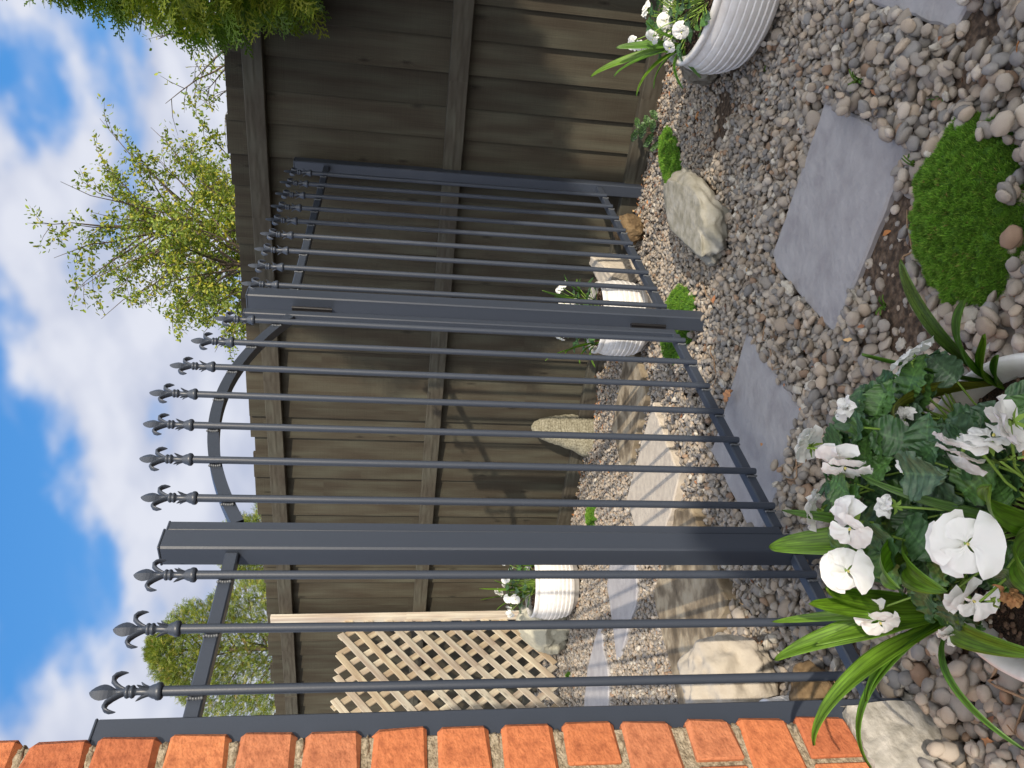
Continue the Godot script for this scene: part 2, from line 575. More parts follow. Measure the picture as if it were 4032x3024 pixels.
# ------------------------------------------------------------------ sky, light, camera
func build_camera_and_light() -> void:
	var pitch := 0.1534
	var roll := 0.0370
	var right := Vector3.RIGHT
	var fwd := Vector3(0, -sin(pitch), -cos(pitch))
	var up := Vector3(0, cos(pitch), -sin(pitch))
	var u := right * cos(roll) + up * sin(roll)          # what the phone held upright would call right
	var d := right * sin(roll) - up * cos(roll)          # ... and down
	cam_x = d
	cam_y = u
	cam_f = fwd
	cam_pos = Vector3(0, EYE_H * S, 0)
	var cam := Camera3D.new()
	cam.name = "camera"
	cam.fov = 52.5
	cam.near = 0.02
	cam.far = 900.0
	cam.transform = Transform3D(Basis(d, u, -fwd), cam_pos)
	cam.current = true
	add_child(cam)
	var we := WorldEnvironment.new()
	we.name = "world_environment"
	var e := Environment.new()
	e.background_mode = Environment.BG_SKY
	e.tonemap_mode = Environment.TONE_MAPPER_LINEAR
	e.tonemap_exposure = 1.72
	e.sdfgi_enabled = true
	e.ssao_enabled = true
	e.ssil_enabled = true
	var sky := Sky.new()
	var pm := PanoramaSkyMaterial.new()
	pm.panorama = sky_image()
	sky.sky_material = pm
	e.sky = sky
	we.environment = e
	add_child(we)
	var sun := DirectionalLight3D.new()
	sun.name = "sun"
	sun.light_energy = 0.85
	sun.light_color = Color(1.0, 0.94, 0.85)
	sun.light_angular_distance = 0.5
	sun.shadow_enabled = true
	sun.look_at_from_position(Vector3.ZERO, LIGHT_DIR, Vector3.UP)
	add_child(sun)

# how much cloud stands at azimuths -32..32 degrees and elevations 6..34 degrees (steps of 4)
const COVER := [
	[90, 90, 90, 90, 90, 90, 90, 90, 88, 80, 80, 90, 95, 95, 95, 95, 95],
	[90, 90, 90, 90, 90, 90, 90, 90, 87, 80, 80, 91, 95, 95, 95, 95, 95],
	[89, 90, 89, 82, 76, 82, 84, 85, 83, 80, 80, 84, 92, 93, 93, 91, 89],
	[71, 74, 76, 36, 24, 40, 60, 73, 78, 76, 74, 69, 51, 45, 55, 60, 60],
	[40, 50, 58, 34, 20, 12, 14, 36, 58, 66, 71, 70, 30, 33, 40, 42, 45],
	[30, 45, 30, 16, 34, 9, 1, 0, 4, 20, 45, 55, 49, 30, 26, 38, 42],
	[30, 30, 28, 34, 30, 9, 1, 0, 2, 10, 20, 40, 30, 22, 44, 48, 40],
	[35, 30, 30, 36, 23, 8, 1, 0, 3, 8, 15, 25, 36, 30, 44, 45, 40]]

func sky_image() -> ImageTexture:
	var w := 1536
	var h := 768
	var n1 := noise(11, 1.0, 6)
	var n2 := noise(12, 1.0, 3)
	var n3 := noise(13, 1.0, 5)
	var data := PackedFloat32Array()
	data.resize(w * h * 3)
	var k := 0
	for y in h:
		var el := PI * 0.5 - PI * (y + 0.5) / h
		var eld := rad_to_deg(el)
		var sy := sin(el)
		var cy := cos(el)
		if el < -0.02:
			for x in w:
				data[k] = 0.16; data[k + 1] = 0.16; data[k + 2] = 0.15
				k += 3
			continue
		var hz := pow(1.0 - clampf(sy, 0.0, 1.0), 3.2)
		var blue := Vector3(0.030, 0.150, 0.40).lerp(Vector3(0.14, 0.33, 0.60), hz)
		var ry := clampf((eld - 6.0) / 4.0, 0.0, 6.999)
		var r0 := int(ry)
		var fr := ry - r0
		for x in w:
			var az := wrapf(TAU * (x + 0.5) / w, -PI, PI)
			var azd := rad_to_deg(az)
			var d := Vector3(sin(az) * cy, sy, -cos(az) * cy)
			var p := Vector3(d.x, d.y * 1.9, d.z)
			var warp := n2.get_noise_3dv(p * 3.0) * 0.12
			var f := n1.get_noise_3d(p.x * 5.2 + warp, p.y * 5.2 + warp, p.z * 5.2 - warp)
			var wisp := n3.get_noise_3d((p.x + p.y * 0.9) * 3.4, (p.y - p.x * 0.9) * 10.0, p.z * 4.0)
			var cov := 0.64 + 0.36 * n2.get_noise_3dv(p * 1.7) + 0.35 * hz - 0.14
			var edge := 1.0 - smoothstep(26.0, 42.0, absf(azd))
			edge *= 1.0 - smoothstep(34.0, 46.0, eld)
			if edge > 0.0:
				var cx := clampf((azd + 32.0) / 4.0, 0.0, 15.999)
				var c0 := int(cx)
				var fc := cx - c0
				var a: float = lerpf(COVER[r0][c0], COVER[r0][c0 + 1], fc)
				var b: float = lerpf(COVER[r0 + 1][c0], COVER[r0 + 1][c0 + 1], fc)
				cov = lerpf(cov, lerpf(a, b, fr) * 0.01, edge)
			var dens := smoothstep(0.24, 0.66, cov + f * 0.62 + wisp * 0.16)
			var thin := smoothstep(0.22, 0.80, cov + wisp * 0.40 + f * 0.20) * 0.40
			dens = maxf(dens, thin)
			var body := clampf(0.5 + f * 1.3 + wisp * 0.5, 0.0, 1.0)
			var cloud := Vector3(0.31, 0.335, 0.42).lerp(Vector3(0.455, 0.468, 0.52), body)
			var c := blue.lerp(cloud, dens * 0.97)
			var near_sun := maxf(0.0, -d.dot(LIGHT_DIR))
			c *= 1.0 + 3.6 * near_sun * near_sun  # sky boosted on the sun side, added to lift the shaded foreground
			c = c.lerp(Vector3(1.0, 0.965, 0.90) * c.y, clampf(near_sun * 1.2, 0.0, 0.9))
			data[k] = c.x; data[k + 1] = c.y; data[k + 2] = c.z
			k += 3
	var im := Image.create_from_data(w, h, false, Image.FORMAT_RGBF, data.to_byte_array())
	return ImageTexture.create_from_image(im)

# ------------------------------------------------------------------ ground, unseen house added for its shade
func build_ground() -> void:
	var c := []
	for q in [-400.0, -120.0, -40.0, -15.0, -8.0]:
		c.append(q)
	var q := -6.0
	while q <= 6.01:
		c.append(q)
		q += 0.12
	for r in [8.0, 15.0, 40.0, 120.0, 400.0]:
		c.append(r)
	var b := MB.new()
	var nn := noise(60, 2.2, 3)
	var rows := []
	for z in c:
		var row := []
		for x in c:
			var y := gy(x, z) - 0.014
			if absf(x) < 6.0 and absf(z) < 6.0:
				y += nn.get_noise_2d(x, z) * 0.008
			row.append(Vector3(x, y, z))
		rows.append(row)
	b.grid(rows, false, false)
	structure("ground", b.mesh(), M.earth)

func build_unseen_house() -> void:
	# unseen house behind the camera, added as a flat-roofed box to shade the near path
	var b := MB.new()
	var wdt := 9.0
	b.box(Transform3D(Basis(), Vector3(2.06 + wdt / 2, 1.42, 4.27 + 2.5)), Vector3(wdt, 2.96, 5.0), 0.01)
	structure("unseen_house_wall", b.mesh(), M.plaster_far)
	var r := MB.new()
	r.box(Transform3D(Basis(), Vector3(2.06 + wdt / 2, 2.97, 4.27 + 2.5)), Vector3(wdt + 0.08, 0.14, 5.08), 0.01)
	structure("unseen_house_roof", r.mesh(), M.roof_far)

# ------------------------------------------------------------------ steel fence and gate
func fence_xf() -> Transform3D:      # local x runs away to the right along the fence, z out of its front
	var x := Vector3(-FD.x, 0, FD.y)
	var z := Vector3(FN.x, 0, -FN.y)
	return Transform3D(Basis(x, Vector3.UP, z), W(G0.x, 0.0, G0.y))

func FL(t: float, h: float, off: float) -> Vector3:      # a point of the fence in its local metres
	return Vector3(-t * S, h * S, off * S)

func finial_mesh() -> ArrayMesh:
	var b := MB.new()
	# bell, neck, double ring, stem
	var prof := [Vector2(0.0, -0.02), Vector2(0.085, -0.02), Vector2(0.112, 0.0), Vector2(0.118, 0.03), Vector2(0.112, 0.06), Vector2(0.098, 0.075), Vector2(0.092, 0.105), Vector2(0.07, 0.15), Vector2(0.052, 0.21), Vector2(0.046, 0.30), Vector2(0.055, 0.33), Vector2(0.078, 0.342), Vector2(0.088, 0.362), Vector2(0.078, 0.385), Vector2(0.064, 0.394), Vector2(0.078, 0.403), Vector2(0.088, 0.425), Vector2(0.078, 0.447), Vector2(0.05, 0.458), Vector2(0.04, 0.52), Vector2(0.03, 0.58), Vector2(0.0, 0.6)]
	var ps := []
	for p in prof:
		ps.append(p * S)
	b.lathe(ps, 14)
	# centre blade: a four-sided, ridged spear
	var rows := []
	for q in [[0.46, 0.030, 0.030], [0.54, 0.040, 0.036], [0.60, 0.060, 0.040], [0.66, 0.098, 0.044], [0.71, 0.118, 0.046], [0.75, 0.122, 0.046], [0.80, 0.106, 0.042], [0.845, 0.078, 0.036], [0.88, 0.042, 0.026], [0.90, 0.004, 0.004]]:
		rows.append([Vector3(q[1], q[0], 0) * S, Vector3(0, q[0], q[2]) * S, Vector3(-q[1], q[0], 0) * S, Vector3(0, q[0], -q[2]) * S])
	for i in rows.size() - 1:
		for j in 4:
			var k := (j + 1) % 4
			b.poly([rows[i][j], rows[i][k], rows[i + 1][k], rows[i + 1][j]], Vector3(0, 0.68 * S, 0))
	# the two curled side leaves, and four small hooks on the neck
	for sd in [-1.0, 1.0]:
		var pts := []
		var rad := []
		for q in [[0.025, 0.455, 0.030], [0.055, 0.52, 0.040], [0.10, 0.585, 0.050], [0.155, 0.638, 0.056], [0.215, 0.652, 0.052], [0.262, 0.625, 0.043], [0.288, 0.575, 0.031], [0.295, 0.52, 0.016], [0.293, 0.49, 0.004]]:
			pts.append(Vector3(q[0] * sd, q[1], 0) * S)
			rad.append(q[2] * S)
		curl(b, pts, rad, 0.055 * S, Vector3.BACK)
		for ax in [Vector3(1, 0, 0), Vector3(0, 0, 1)]:
			var hp := []
			var hr := []
			for q in [[0.045, 0.13, 0.03], [0.06, 0.18, 0.032], [0.085, 0.23, 0.03], [0.115, 0.262, 0.022], [0.135, 0.28, 0.012], [0.142, 0.292, 0.003]]:
				hp.append((ax * q[0] * sd + Vector3(0, q[1], 0)) * S)
				hr.append(q[2] * S)
			curl(b, hp, hr, 0.032 * S, Vector3(ax.z, 0, ax.x))
	return b.mesh()

func curl(b: MB, pts: Array, rad: Array, thick: float, side: Vector3) -> void:
	var rows := []
	for i in pts.size():
		var d: Vector3 = (pts[mini(i + 1, pts.size() - 1)] - pts[maxi(i - 1, 0)]).normalized()
		var o := d.cross(side).normalized()
		var tk := thick * clampf(rad[i] / (0.035 * S), 0.15, 1.0)
		var r: float = rad[i]
		var row := []
		for j in 8:
			var a := TAU * j / 8.0
			row.append(pts[i] + o * cos(a) * r * 0.62 + side * sin(a) * tk)
		rows.append(row)
	b.grid(rows, true, false)

func bar_mesh(len_: float) -> ArrayMesh:
	var b := MB.new()
	b.tube([Vector3(0, 0, 0), Vector3(0, 0.003, 0), Vector3(0, len_, 0)], [0.0075, 0.008, 0.008], 16)
	return b.mesh()

func weld_mesh() -> ArrayMesh:
	var b := MB.new()
	for i in 6:
		var c := Vector3(rf(-0.001, 0.001), (i - 2.5) * 0.0042, rf(-0.001, 0.001))
		var s := icosphere(1)
		var base := b.v.size()
		for d in s[0]:
			b.vert(c + Vector3(d.x * 0.003, d.y * 0.0032, d.z * 0.0032))
		for q in s[1]:
			b.ix.append(base + q)
	return b.mesh()

func add_bar(parent: Node, t: float, h0: float, h1: float, fin: Mesh, welds: Array, wm: Mesh) -> void:
	var bar := part("bar", bar_mesh((h1 - 0.87 - h0) * S), M.metal, parent, Transform3D(Basis(), FL(t, h0, 0)))
	part("finial", fin, M.metal, bar, Transform3D(Basis(Vector3.UP, rf(-0.05, 0.05)), Vector3(0, (h1 - 0.89 - h0) * S, 0)))
	for wh in welds:
		part("weld_bead", wm, M.weld, bar, Transform3D(Basis(Vector3.UP, PI), Vector3(-0.0085, (wh - h0) * S, -0.0085)))

func rect_tube(called: String, parent: Node, a: Vector3, b_: Vector3, size: Vector3, bev := 0.0025) -> MeshInstance3D:
	var b := MB.new()
	b.box(Transform3D(), size, bev)
	return part(called, b.mesh(), M.metal, parent, Transform3D(Basis(), (a + b_) * 0.5))

func rail_between(called: String, parent: Node, t0: float, t1: float, h: float) -> void:
	rect_tube(called, parent, FL(t0, h, -0.19), FL(t1, h, -0.19), Vector3(absf(t1 - t0) * S, 0.0245, 0.0245))

func steel_post(parent: Node, t0: float, t1: float, top: float) -> MeshInstance3D:
	var c := (t0 + t1) * 0.5
	var p := fence_xf() * FL(c, 0, -0.21)
	var foot := (gy(p.x, p.z) - EYE_H * S) / S - 0.7
	var o := rect_tube("post", parent, FL(c, foot, -0.21), FL(c, top, -0.21), Vector3(0.0496, (top - foot) * S, 0.0496), 0.0035)
	var b := MB.new()
	b.box(Transform3D(), Vector3(0.0505, 0.0045, 0.0505), 0.0015)
	part("post_cap", b.mesh(), M.metal, o, Transform3D(Basis(), Vector3(0, (top - foot) * S * 0.5, 0)))
	return o

func build_steel() -> void:
	var fin := finial_mesh()
	var wm := weld_mesh()
	var xf := fence_xf()
	xf.origin.y = EYE_H * S
	# panel by the brick wall
	var a := thing("steel_fence_panel", "short charcoal steel fence panel with three bars between brick wall and gate", "fence", xf)
	steel_post(a, 10.07, 10.49, 3.56)
	steel_post(a, 6.72, 7.14, 3.56)
	rail_between("top_rail", a, 7.14, 10.07, 2.44)
	rail_between("bottom_rail", a, 7.14, 10.07, -7.36)
	for i in 3:
		add_bar(a, 7.70 + i * 1.0, -7.40, 3.76, fin, [2.44, -7.36], wm)
	# the gate
	var g := thing("garden_gate", "arched charcoal steel garden gate with seven bars and fleur finials", "gate", xf)
	for t in [[-0.69, -0.47], [6.46, 6.67]]:
		var o := rect_tube("stile", g, FL((t[0] + t[1]) / 2, -7.27, -0.19), FL((t[0] + t[1]) / 2, 3.55, -0.19), Vector3(0.0248, 10.82 * S, 0.0250))
		var cb := MB.new()
		cb.box(Transform3D(), Vector3(0.0256, 0.004, 0.0256), 0.001)
		part("end_cap", cb.mesh(), M.metal, o, Transform3D(Basis(), Vector3(0, 5.41 * S, 0)))
	var arc := MB.new()
	var rows := []
	for i in 41:
		var t := -0.47 + (6.46 + 0.47) * i / 40.0
		var h := 3.43 - 0.0803 * (t - 3.0) * (t - 3.0)
		var sl := -2.0 * 0.0803 * (t - 3.0)
		var tn := Vector2(1, sl).normalized()
		var row := []
		for q in [[-1, -1], [1, -1], [1, 1], [-1, 1]]:
			row.append(FL(t - tn.y * 0.104 * q[1], h + tn.x * 0.104 * q[1], -0.19 + 0.104 * q[0]))
		rows.append(row)
	for i in 40:
		var ctr: Vector3 = (rows[i][0] + rows[i][2] + rows[i + 1][0] + rows[i + 1][2]) * 0.25
		for j in 4:
			var k := (j + 1) % 4
			arc.poly([rows[i][j], rows[i][k], rows[i + 1][k], rows[i + 1][j]], ctr)
	part("arched_top_rail", arc.mesh(), M.metal, g)
	rail_between("bottom_rail", g, -0.47, 6.46, -7.24)
	for i in 7:
		var dt := absf(i - 3.0)
		var ah := 3.43 - 0.0803 * dt * dt
		add_bar(g, float(i), -7.32, [4.75, 4.605, 4.40, 4.11][int(dt)], fin, [ah, -7.24], wm)
	for hh in [[1.53, 2.5], [-7.15, -6.2]]:
		var hb := MB.new()
		hb.box(Transform3D(), Vector3(0.052, (hh[1] - hh[0]) * S, 0.006), 0.001)
		hb.tube([Vector3(0.012, (hh[0] - hh[1]) * S * 0.5, 0.006), Vector3(0.012, (hh[1] - hh[0]) * S * 0.5, 0.006)], [0.0055], 10)
		for sg in [-0.36, 0.36]:
			hb.box(Transform3D(Basis(), Vector3(-0.012, (hh[1] - hh[0]) * S * sg, 0.005)), Vector3(0.012, 0.012, 0.006), 0.002)
		part("hinge", hb.mesh(), M.hinge, g, Transform3D(Basis(), FL(-0.93, (hh[0] + hh[1]) / 2, -0.26)))
	# panel running to the timber fence
	var r := thing("steel_fence_panel", "long charcoal steel fence panel with nine bars ending at the timber fence", "fence", xf)
	steel_post(r, -1.62, -1.20, 3.60)
	steel_post(r, -11.25, -10.83, 3.62)
	rail_between("top_rail", r, -10.83, -1.62, 2.52)
	rail_between("bottom_rail", r, -10.83, -1.62, -7.28)
	for i in 9:
		add_bar(r, -9.77 + i * 1.0, -7.32, 3.81, fin, [2.52, -7.28], wm)

# ------------------------------------------------------------------ brick wall end
func build_brick_wall() -> void:
	var xf := fence_xf()
	xf.origin.y = EYE_H * S
	var w := thing("brick_wall", "orange brick wall end with pale mortar at the steel fence", "wall", xf)
	var core := MB.new()
	core.box(Transform3D(Basis(), FL(13.50, 1.2, -0.86)), Vector3(6.06 * S, 15.6 * S, 1.86 * S), 0.004)
	part("mortar", core.mesh(), M.mortar, w)
	# rough blobs of mortar squeezed out at the corner joints
	var joints := [5.02, 4.265, 3.465, 2.625, 1.775, 0.97, 0.145, -0.70, -1.53, -2.375, -3.22, -4.10, -4.90, -5.77]
	for i in joints.size():
		var mm := rock_mesh(Vector3(0.022, 0.0085, 0.016), 300 + i, 2, 0.12, 2)
		part("mortar_smear", mm, M.mortar, w, Transform3D(Basis(), FL(10.60 + rf(0, 0.05), joints[i], -0.02 + rf(-0.03, 0.02))))
	var tops := [8.6, 7.75, 6.9, 6.0, 5.0, 4.23, 3.43, 2.57, 1.72, 0.92, 0.08, -0.77, -1.61, -2.44, -3.28, -4.18, -4.95, -5.81]
	var bots := [7.85, 7.0, 6.1, 5.1, 4.30, 3.50, 2.68, 1.83, 1.02, 0.21, -0.63, -1.45, -2.31, -3.16, -4.01, -4.86, -5.72, -6.60]
	for i in tops.size():
		var short := i % 2 == 1
		var t := 10.375 + rf(-0.02, 0.02)
		var lens_ := [0.62, 2.0, 2.0, 2.0] if short else [1.55, 2.0, 2.0, 1.0]
		for k in lens_.size():
			var len_: float = lens_[k]
			var b := MB.new()
			var bev := []
			for q in 8:
				var edge := k == 0 and (q & 1) == 1
				bev.append(rf(0.004, 0.012) if edge else rf(0.0015, 0.0035))
			var hh: float = tops[i] - bots[i]
			b.box(Transform3D(), Vector3(len_ * S, hh * S, 0.105), bev)
			var o := part("brick", b.mesh(), M.bricks[rng.randi() % M.bricks.size()], w, Transform3D(Basis(Vector3.BACK, rf(-0.006, 0.006)), FL(t + len_ / 2, (tops[i] + bots[i]) / 2 + rf(-0.01, 0.01), 0.13 - 0.445 + rf(-0.012, 0.012))))
			if k == 0 and i > 3:
				o.set_meta("label", "brick at the corner of the wall end")
			t += len_ + 0.085
	# rough plastered footing
	var nn := noise(71, 9.0, 3)
	var f := MB.new()
	var rows := []
	for iy in 13:
		var row := []
		for ix in 60:
			var t := 10.30 + 4.0 * ix / 59.0
			var h := -6.63 - 1.75 * iy / 12.0
			var bulge := 0.10 * sin(PI * clampf(iy / 12.0, 0, 1)) + 0.03
			row.append(FL(t, h + nn.get_noise_2d(t, 3.0) * 0.05 * (1.0 if iy == 0 else 0.3), 0.13 + bulge + nn.get_noise_2d(t * 0.9, h * 0.9) * 0.06))
		rows.append(row)
	f.grid(rows, false, true)
	var side := []
	for iy in 13:
		side.append([rows[iy][0] + Vector3(-0.004 + nn.get_noise_2d(iy * 0.3, 8.0) * 0.01, 0, -0.10), rows[iy][0] + Vector3(0.006 + nn.get_noise_2d(iy * 0.3, 9.0) * 0.012, 0, -0.02), rows[iy][0]])
	f.grid(side, false, true)
	var top := []
	for q in [0.0, -0.9]:
		var row := []
		for ix in 60:
			row.append(rows[0][ix] + Vector3(0, 0.0 if q == 0.0 else 0.004, q * S))
		top.append(row)
	f.grid(top, false, false)
	part("footing", f.mesh(), M.concrete, w)

# ------------------------------------------------------------------ timber fence
func build_timber_fence() -> void:
	var x := Vector3(-WS.x, 0, WS.y)
	var z := Vector3(-WN.x, 0, WN.y)
	var xf := Transform3D(Basis(x, Vector3.UP, z), Vector3(WN.x * WD * S, EYE_H * S, -WN.y * WD * S))
	var f := thing("timber_fence", "tall dark stained timber fence of upright lapped boards on three rails", "fence", xf)
	var s := -9.0
	var i := 0
	var pitch := 1.118
	while s < 52.0:
		var b := MB.new()
		var top := rf(5.80, 5.97)
		var bot := -9.35
		var wd := 1.29 * S
		b.box(Transform3D(), Vector3(wd, (top - bot) * S, 0.0185), 0.0015)
		# the left edge of each board laps over its neighbour
		var tilt := atan2(0.018, pitch * S) + rf(-0.012, 0.012)
		var basis := Basis(Vector3.UP, tilt) * Basis(Vector3.BACK, rf(-0.002, 0.002))
		part("board", b.mesh(), M.boards[(i * 5 + rng.randi() % 3) % M.boards.size()], f, Transform3D(basis, Vector3(-(s + 0.56) * S, (top + bot) * 0.5 * S, 0.002 + rf(-0.001, 0.002))))
		s += pitch + rf(-0.02, 0.02)
		i += 1
	for q in [[4.54, 5.20], [-2.20, -1.54], [-9.0, -8.31]]:
		var rs := [-9.0, 14.3, 39.0, 52.0] if q[0] > 0 else [-9.0, 20.5, 52.0]
		for k in rs.size() - 1:
			var b := MB.new()
			var ln: float = (rs[k + 1] - rs[k]) * S - 0.002
			var hh: float = (q[1] - q[0]) * S
			# the rail lies along x: build it upright and lay it down so that the grain runs along it
			b.box(Transform3D(), Vector3(hh, ln, 0.044), 0.0025)
			part("rail", b.mesh(), M.rail, f, Transform3D(Basis(Vector3.BACK, PI / 2), Vector3(-(rs[k] + rs[k + 1]) * 0.5 * S, (q[0] + q[1]) * 0.5 * S, 0.038 + k * 0.0008)))

func build_lattice() -> void:
	var b0 := Vector2(-12.35, 41.0)
	var dl := Vector2(-0.42, -0.907).normalized()
	var x := Vector3(dl.x, 0, -dl.y)              # local x along the panel towards the left and near
	var z := x.cross(Vector3.UP)
	var xf := Transform3D(Basis(x, Vector3.UP, z), W(b0.x, 0.0, b0.y))
	xf.origin.y = EYE_H * S
	var o := thing("lattice_panel", "bleached wooden diagonal lattice panel standing at the far end of the timber fence", "trellis", xf)
	for layer in 2:
		var slope := 1.2 if layer == 0 else -0.72
		var vp := 1.31 if layer == 0 else 1.0
		var zz := 0.006 if layer == 0 else -0.006
		var dirv := Vector2(1, slope).normalized()
		var start := -22.0
		while start < 12.0:
			# h = start + slope * u, kept within the panel
			var u0 := 0.1
			var u1 := 9.5
			var hb := -8.5
			var ht := 2.05
			var ua := (hb - start) / slope
			var ub := (ht - start) / slope
			if slope < 0:
				var sw := ua
				ua = ub
				ub = sw
			u0 = maxf(u0, ua)
			u1 = minf(u1, ub)
			if u1 - u0 > 0.25:
				var p0 := Vector2(u0, start + slope * u0)
				var p1 := Vector2(u1, start + slope * u1)
				var b := MB.new()
				var wd := 0.33 * S
				b.box(Transform3D(), Vector3(wd, p0.distance_to(p1) * S + 0.012, 0.0075), 0.0008)
				var ang := atan2(-dirv.x, dirv.y)
				part("slat", b.mesh(), M.slats[rng.randi() % 4], o, Transform3D(Basis(Vector3.BACK, ang), Vector3((p0.x + p1.x) * 0.5 * S, (p0.y + p1.y) * 0.5 * S, zz + rf(-0.0006, 0.0006))))
			start += vp
	# the pale upright batten against the timber fence
	var p := Vector2(WN.x * 27.55 + WS.x * 32.35, WN.y * 27.55 + WS.y * 32.35)
	var bt := MB.new()
	bt.box(Transform3D(), Vector3(0.052, 13.6 * S, 0.03), 0.002)
	var fb := Basis(Vector3(-WS.x, 0, WS.y), Vector3.UP, Vector3(-WN.x, 0, WN.y)) * Basis(Vector3.BACK, 0.012)
	solo("wooden_batten", bt.mesh(), M.batten, "pale unpainted upright batten fixed to the timber fence beside the lattice", "batten", Transform3D(fb, W(p.x, -1.2, p.y)))

# ------------------------------------------------------------------ paving, rocks
var slabs := []          # [polygon in S units, mean lift]
var rocks := []          # [centre in S units, radius in S units]

func paver(called: String, poly: Array, lift: float, thick: float, m: Material, label: String, category: String, group: String, rough: float, seed_: int) -> void:
	var nn := noise(seed_, 3.0, 4)
	var out := PackedVector2Array()
	var cen := Vector2.ZERO
	for p in poly:
		cen += p
	cen /= poly.size()
	for i in poly.size():
		var a: Vector2 = poly[i]
		var c: Vector2 = poly[(i + 1) % poly.size()]
		var steps := maxi(2, int(a.distance_to(c) / 0.22))
		for k in steps:
			var p := a.lerp(c, float(k) / steps)
			var side := (c - a).normalized().orthogonal()
			var jit := nn.get_noise_2d(p.x, p.y) * rough + nn.get_noise_2d(p.x * 5.0, p.y * 5.0) * rough * 0.5
			out.append(p + side * jit)
	slabs.append([out, lift])
	if Geometry2D.is_polygon_clockwise(out):
		out.reverse()
	var b := MB.new()
	var at := func(p: Vector2, dh: float) -> Vector3: return W(p.x, gh(p.x, p.y) + lift + dh, p.y)
	var n := out.size()
	var inner := PackedVector2Array()
	for i in n:
		var p := out[i]
		var d := (out[(i + 1) % n] - out[(i + n - 1) % n]).normalized().orthogonal()
		inner.append(p - d * 0.045 if Geometry2D.is_point_in_polygon(p - d * 0.05, out) else p + d * 0.045)
	var idx := Geometry2D.triangulate_polygon(inner)
	var base := b.v.size()
	for p in inner:
		var q: Vector3 = at.call(p, nn.get_noise_2d(p.x * 0.6, p.y * 0.6) * rough * 0.25)
		b.vert(q, Vector2.ZERO, Vector3.UP)
	for k in range(0, idx.size(), 3):
		var a := idx[k]
		var c := idx[k + 1]
		var e := idx[k + 2]
		if (b.v[base + e] - b.v[base + a]).cross(b.v[base + c] - b.v[base + a]).y < 0.0:
			var sw := c
			c = e
			e = sw
		b.tri(base + a, base + c, base + e)
	var mid: Vector3 = at.call(cen, -thick * 0.5)
	for i in n:
		var j := (i + 1) % n
		var i0: Vector3 = b.v[base + i]
		var i1: Vector3 = b.v[base + j]
		var o0: Vector3 = at.call(out[i], -0.035)
		var o1: Vector3 = at.call(out[j], -0.035)
		b.poly([i0, i1, o1, o0], mid - Vector3(0, 1, 0))
		b.poly([o0, o1, at.call(out[j], -thick), at.call(out[i], -thick)], Vector3(mid.x, (o0.y + o1.y) * 0.5, mid.z))
	solo(called, b.mesh(), m, label, category, Transform3D(), group)

func V(a: float, b: float) -> Vector2:
	return Vector2(a, b)

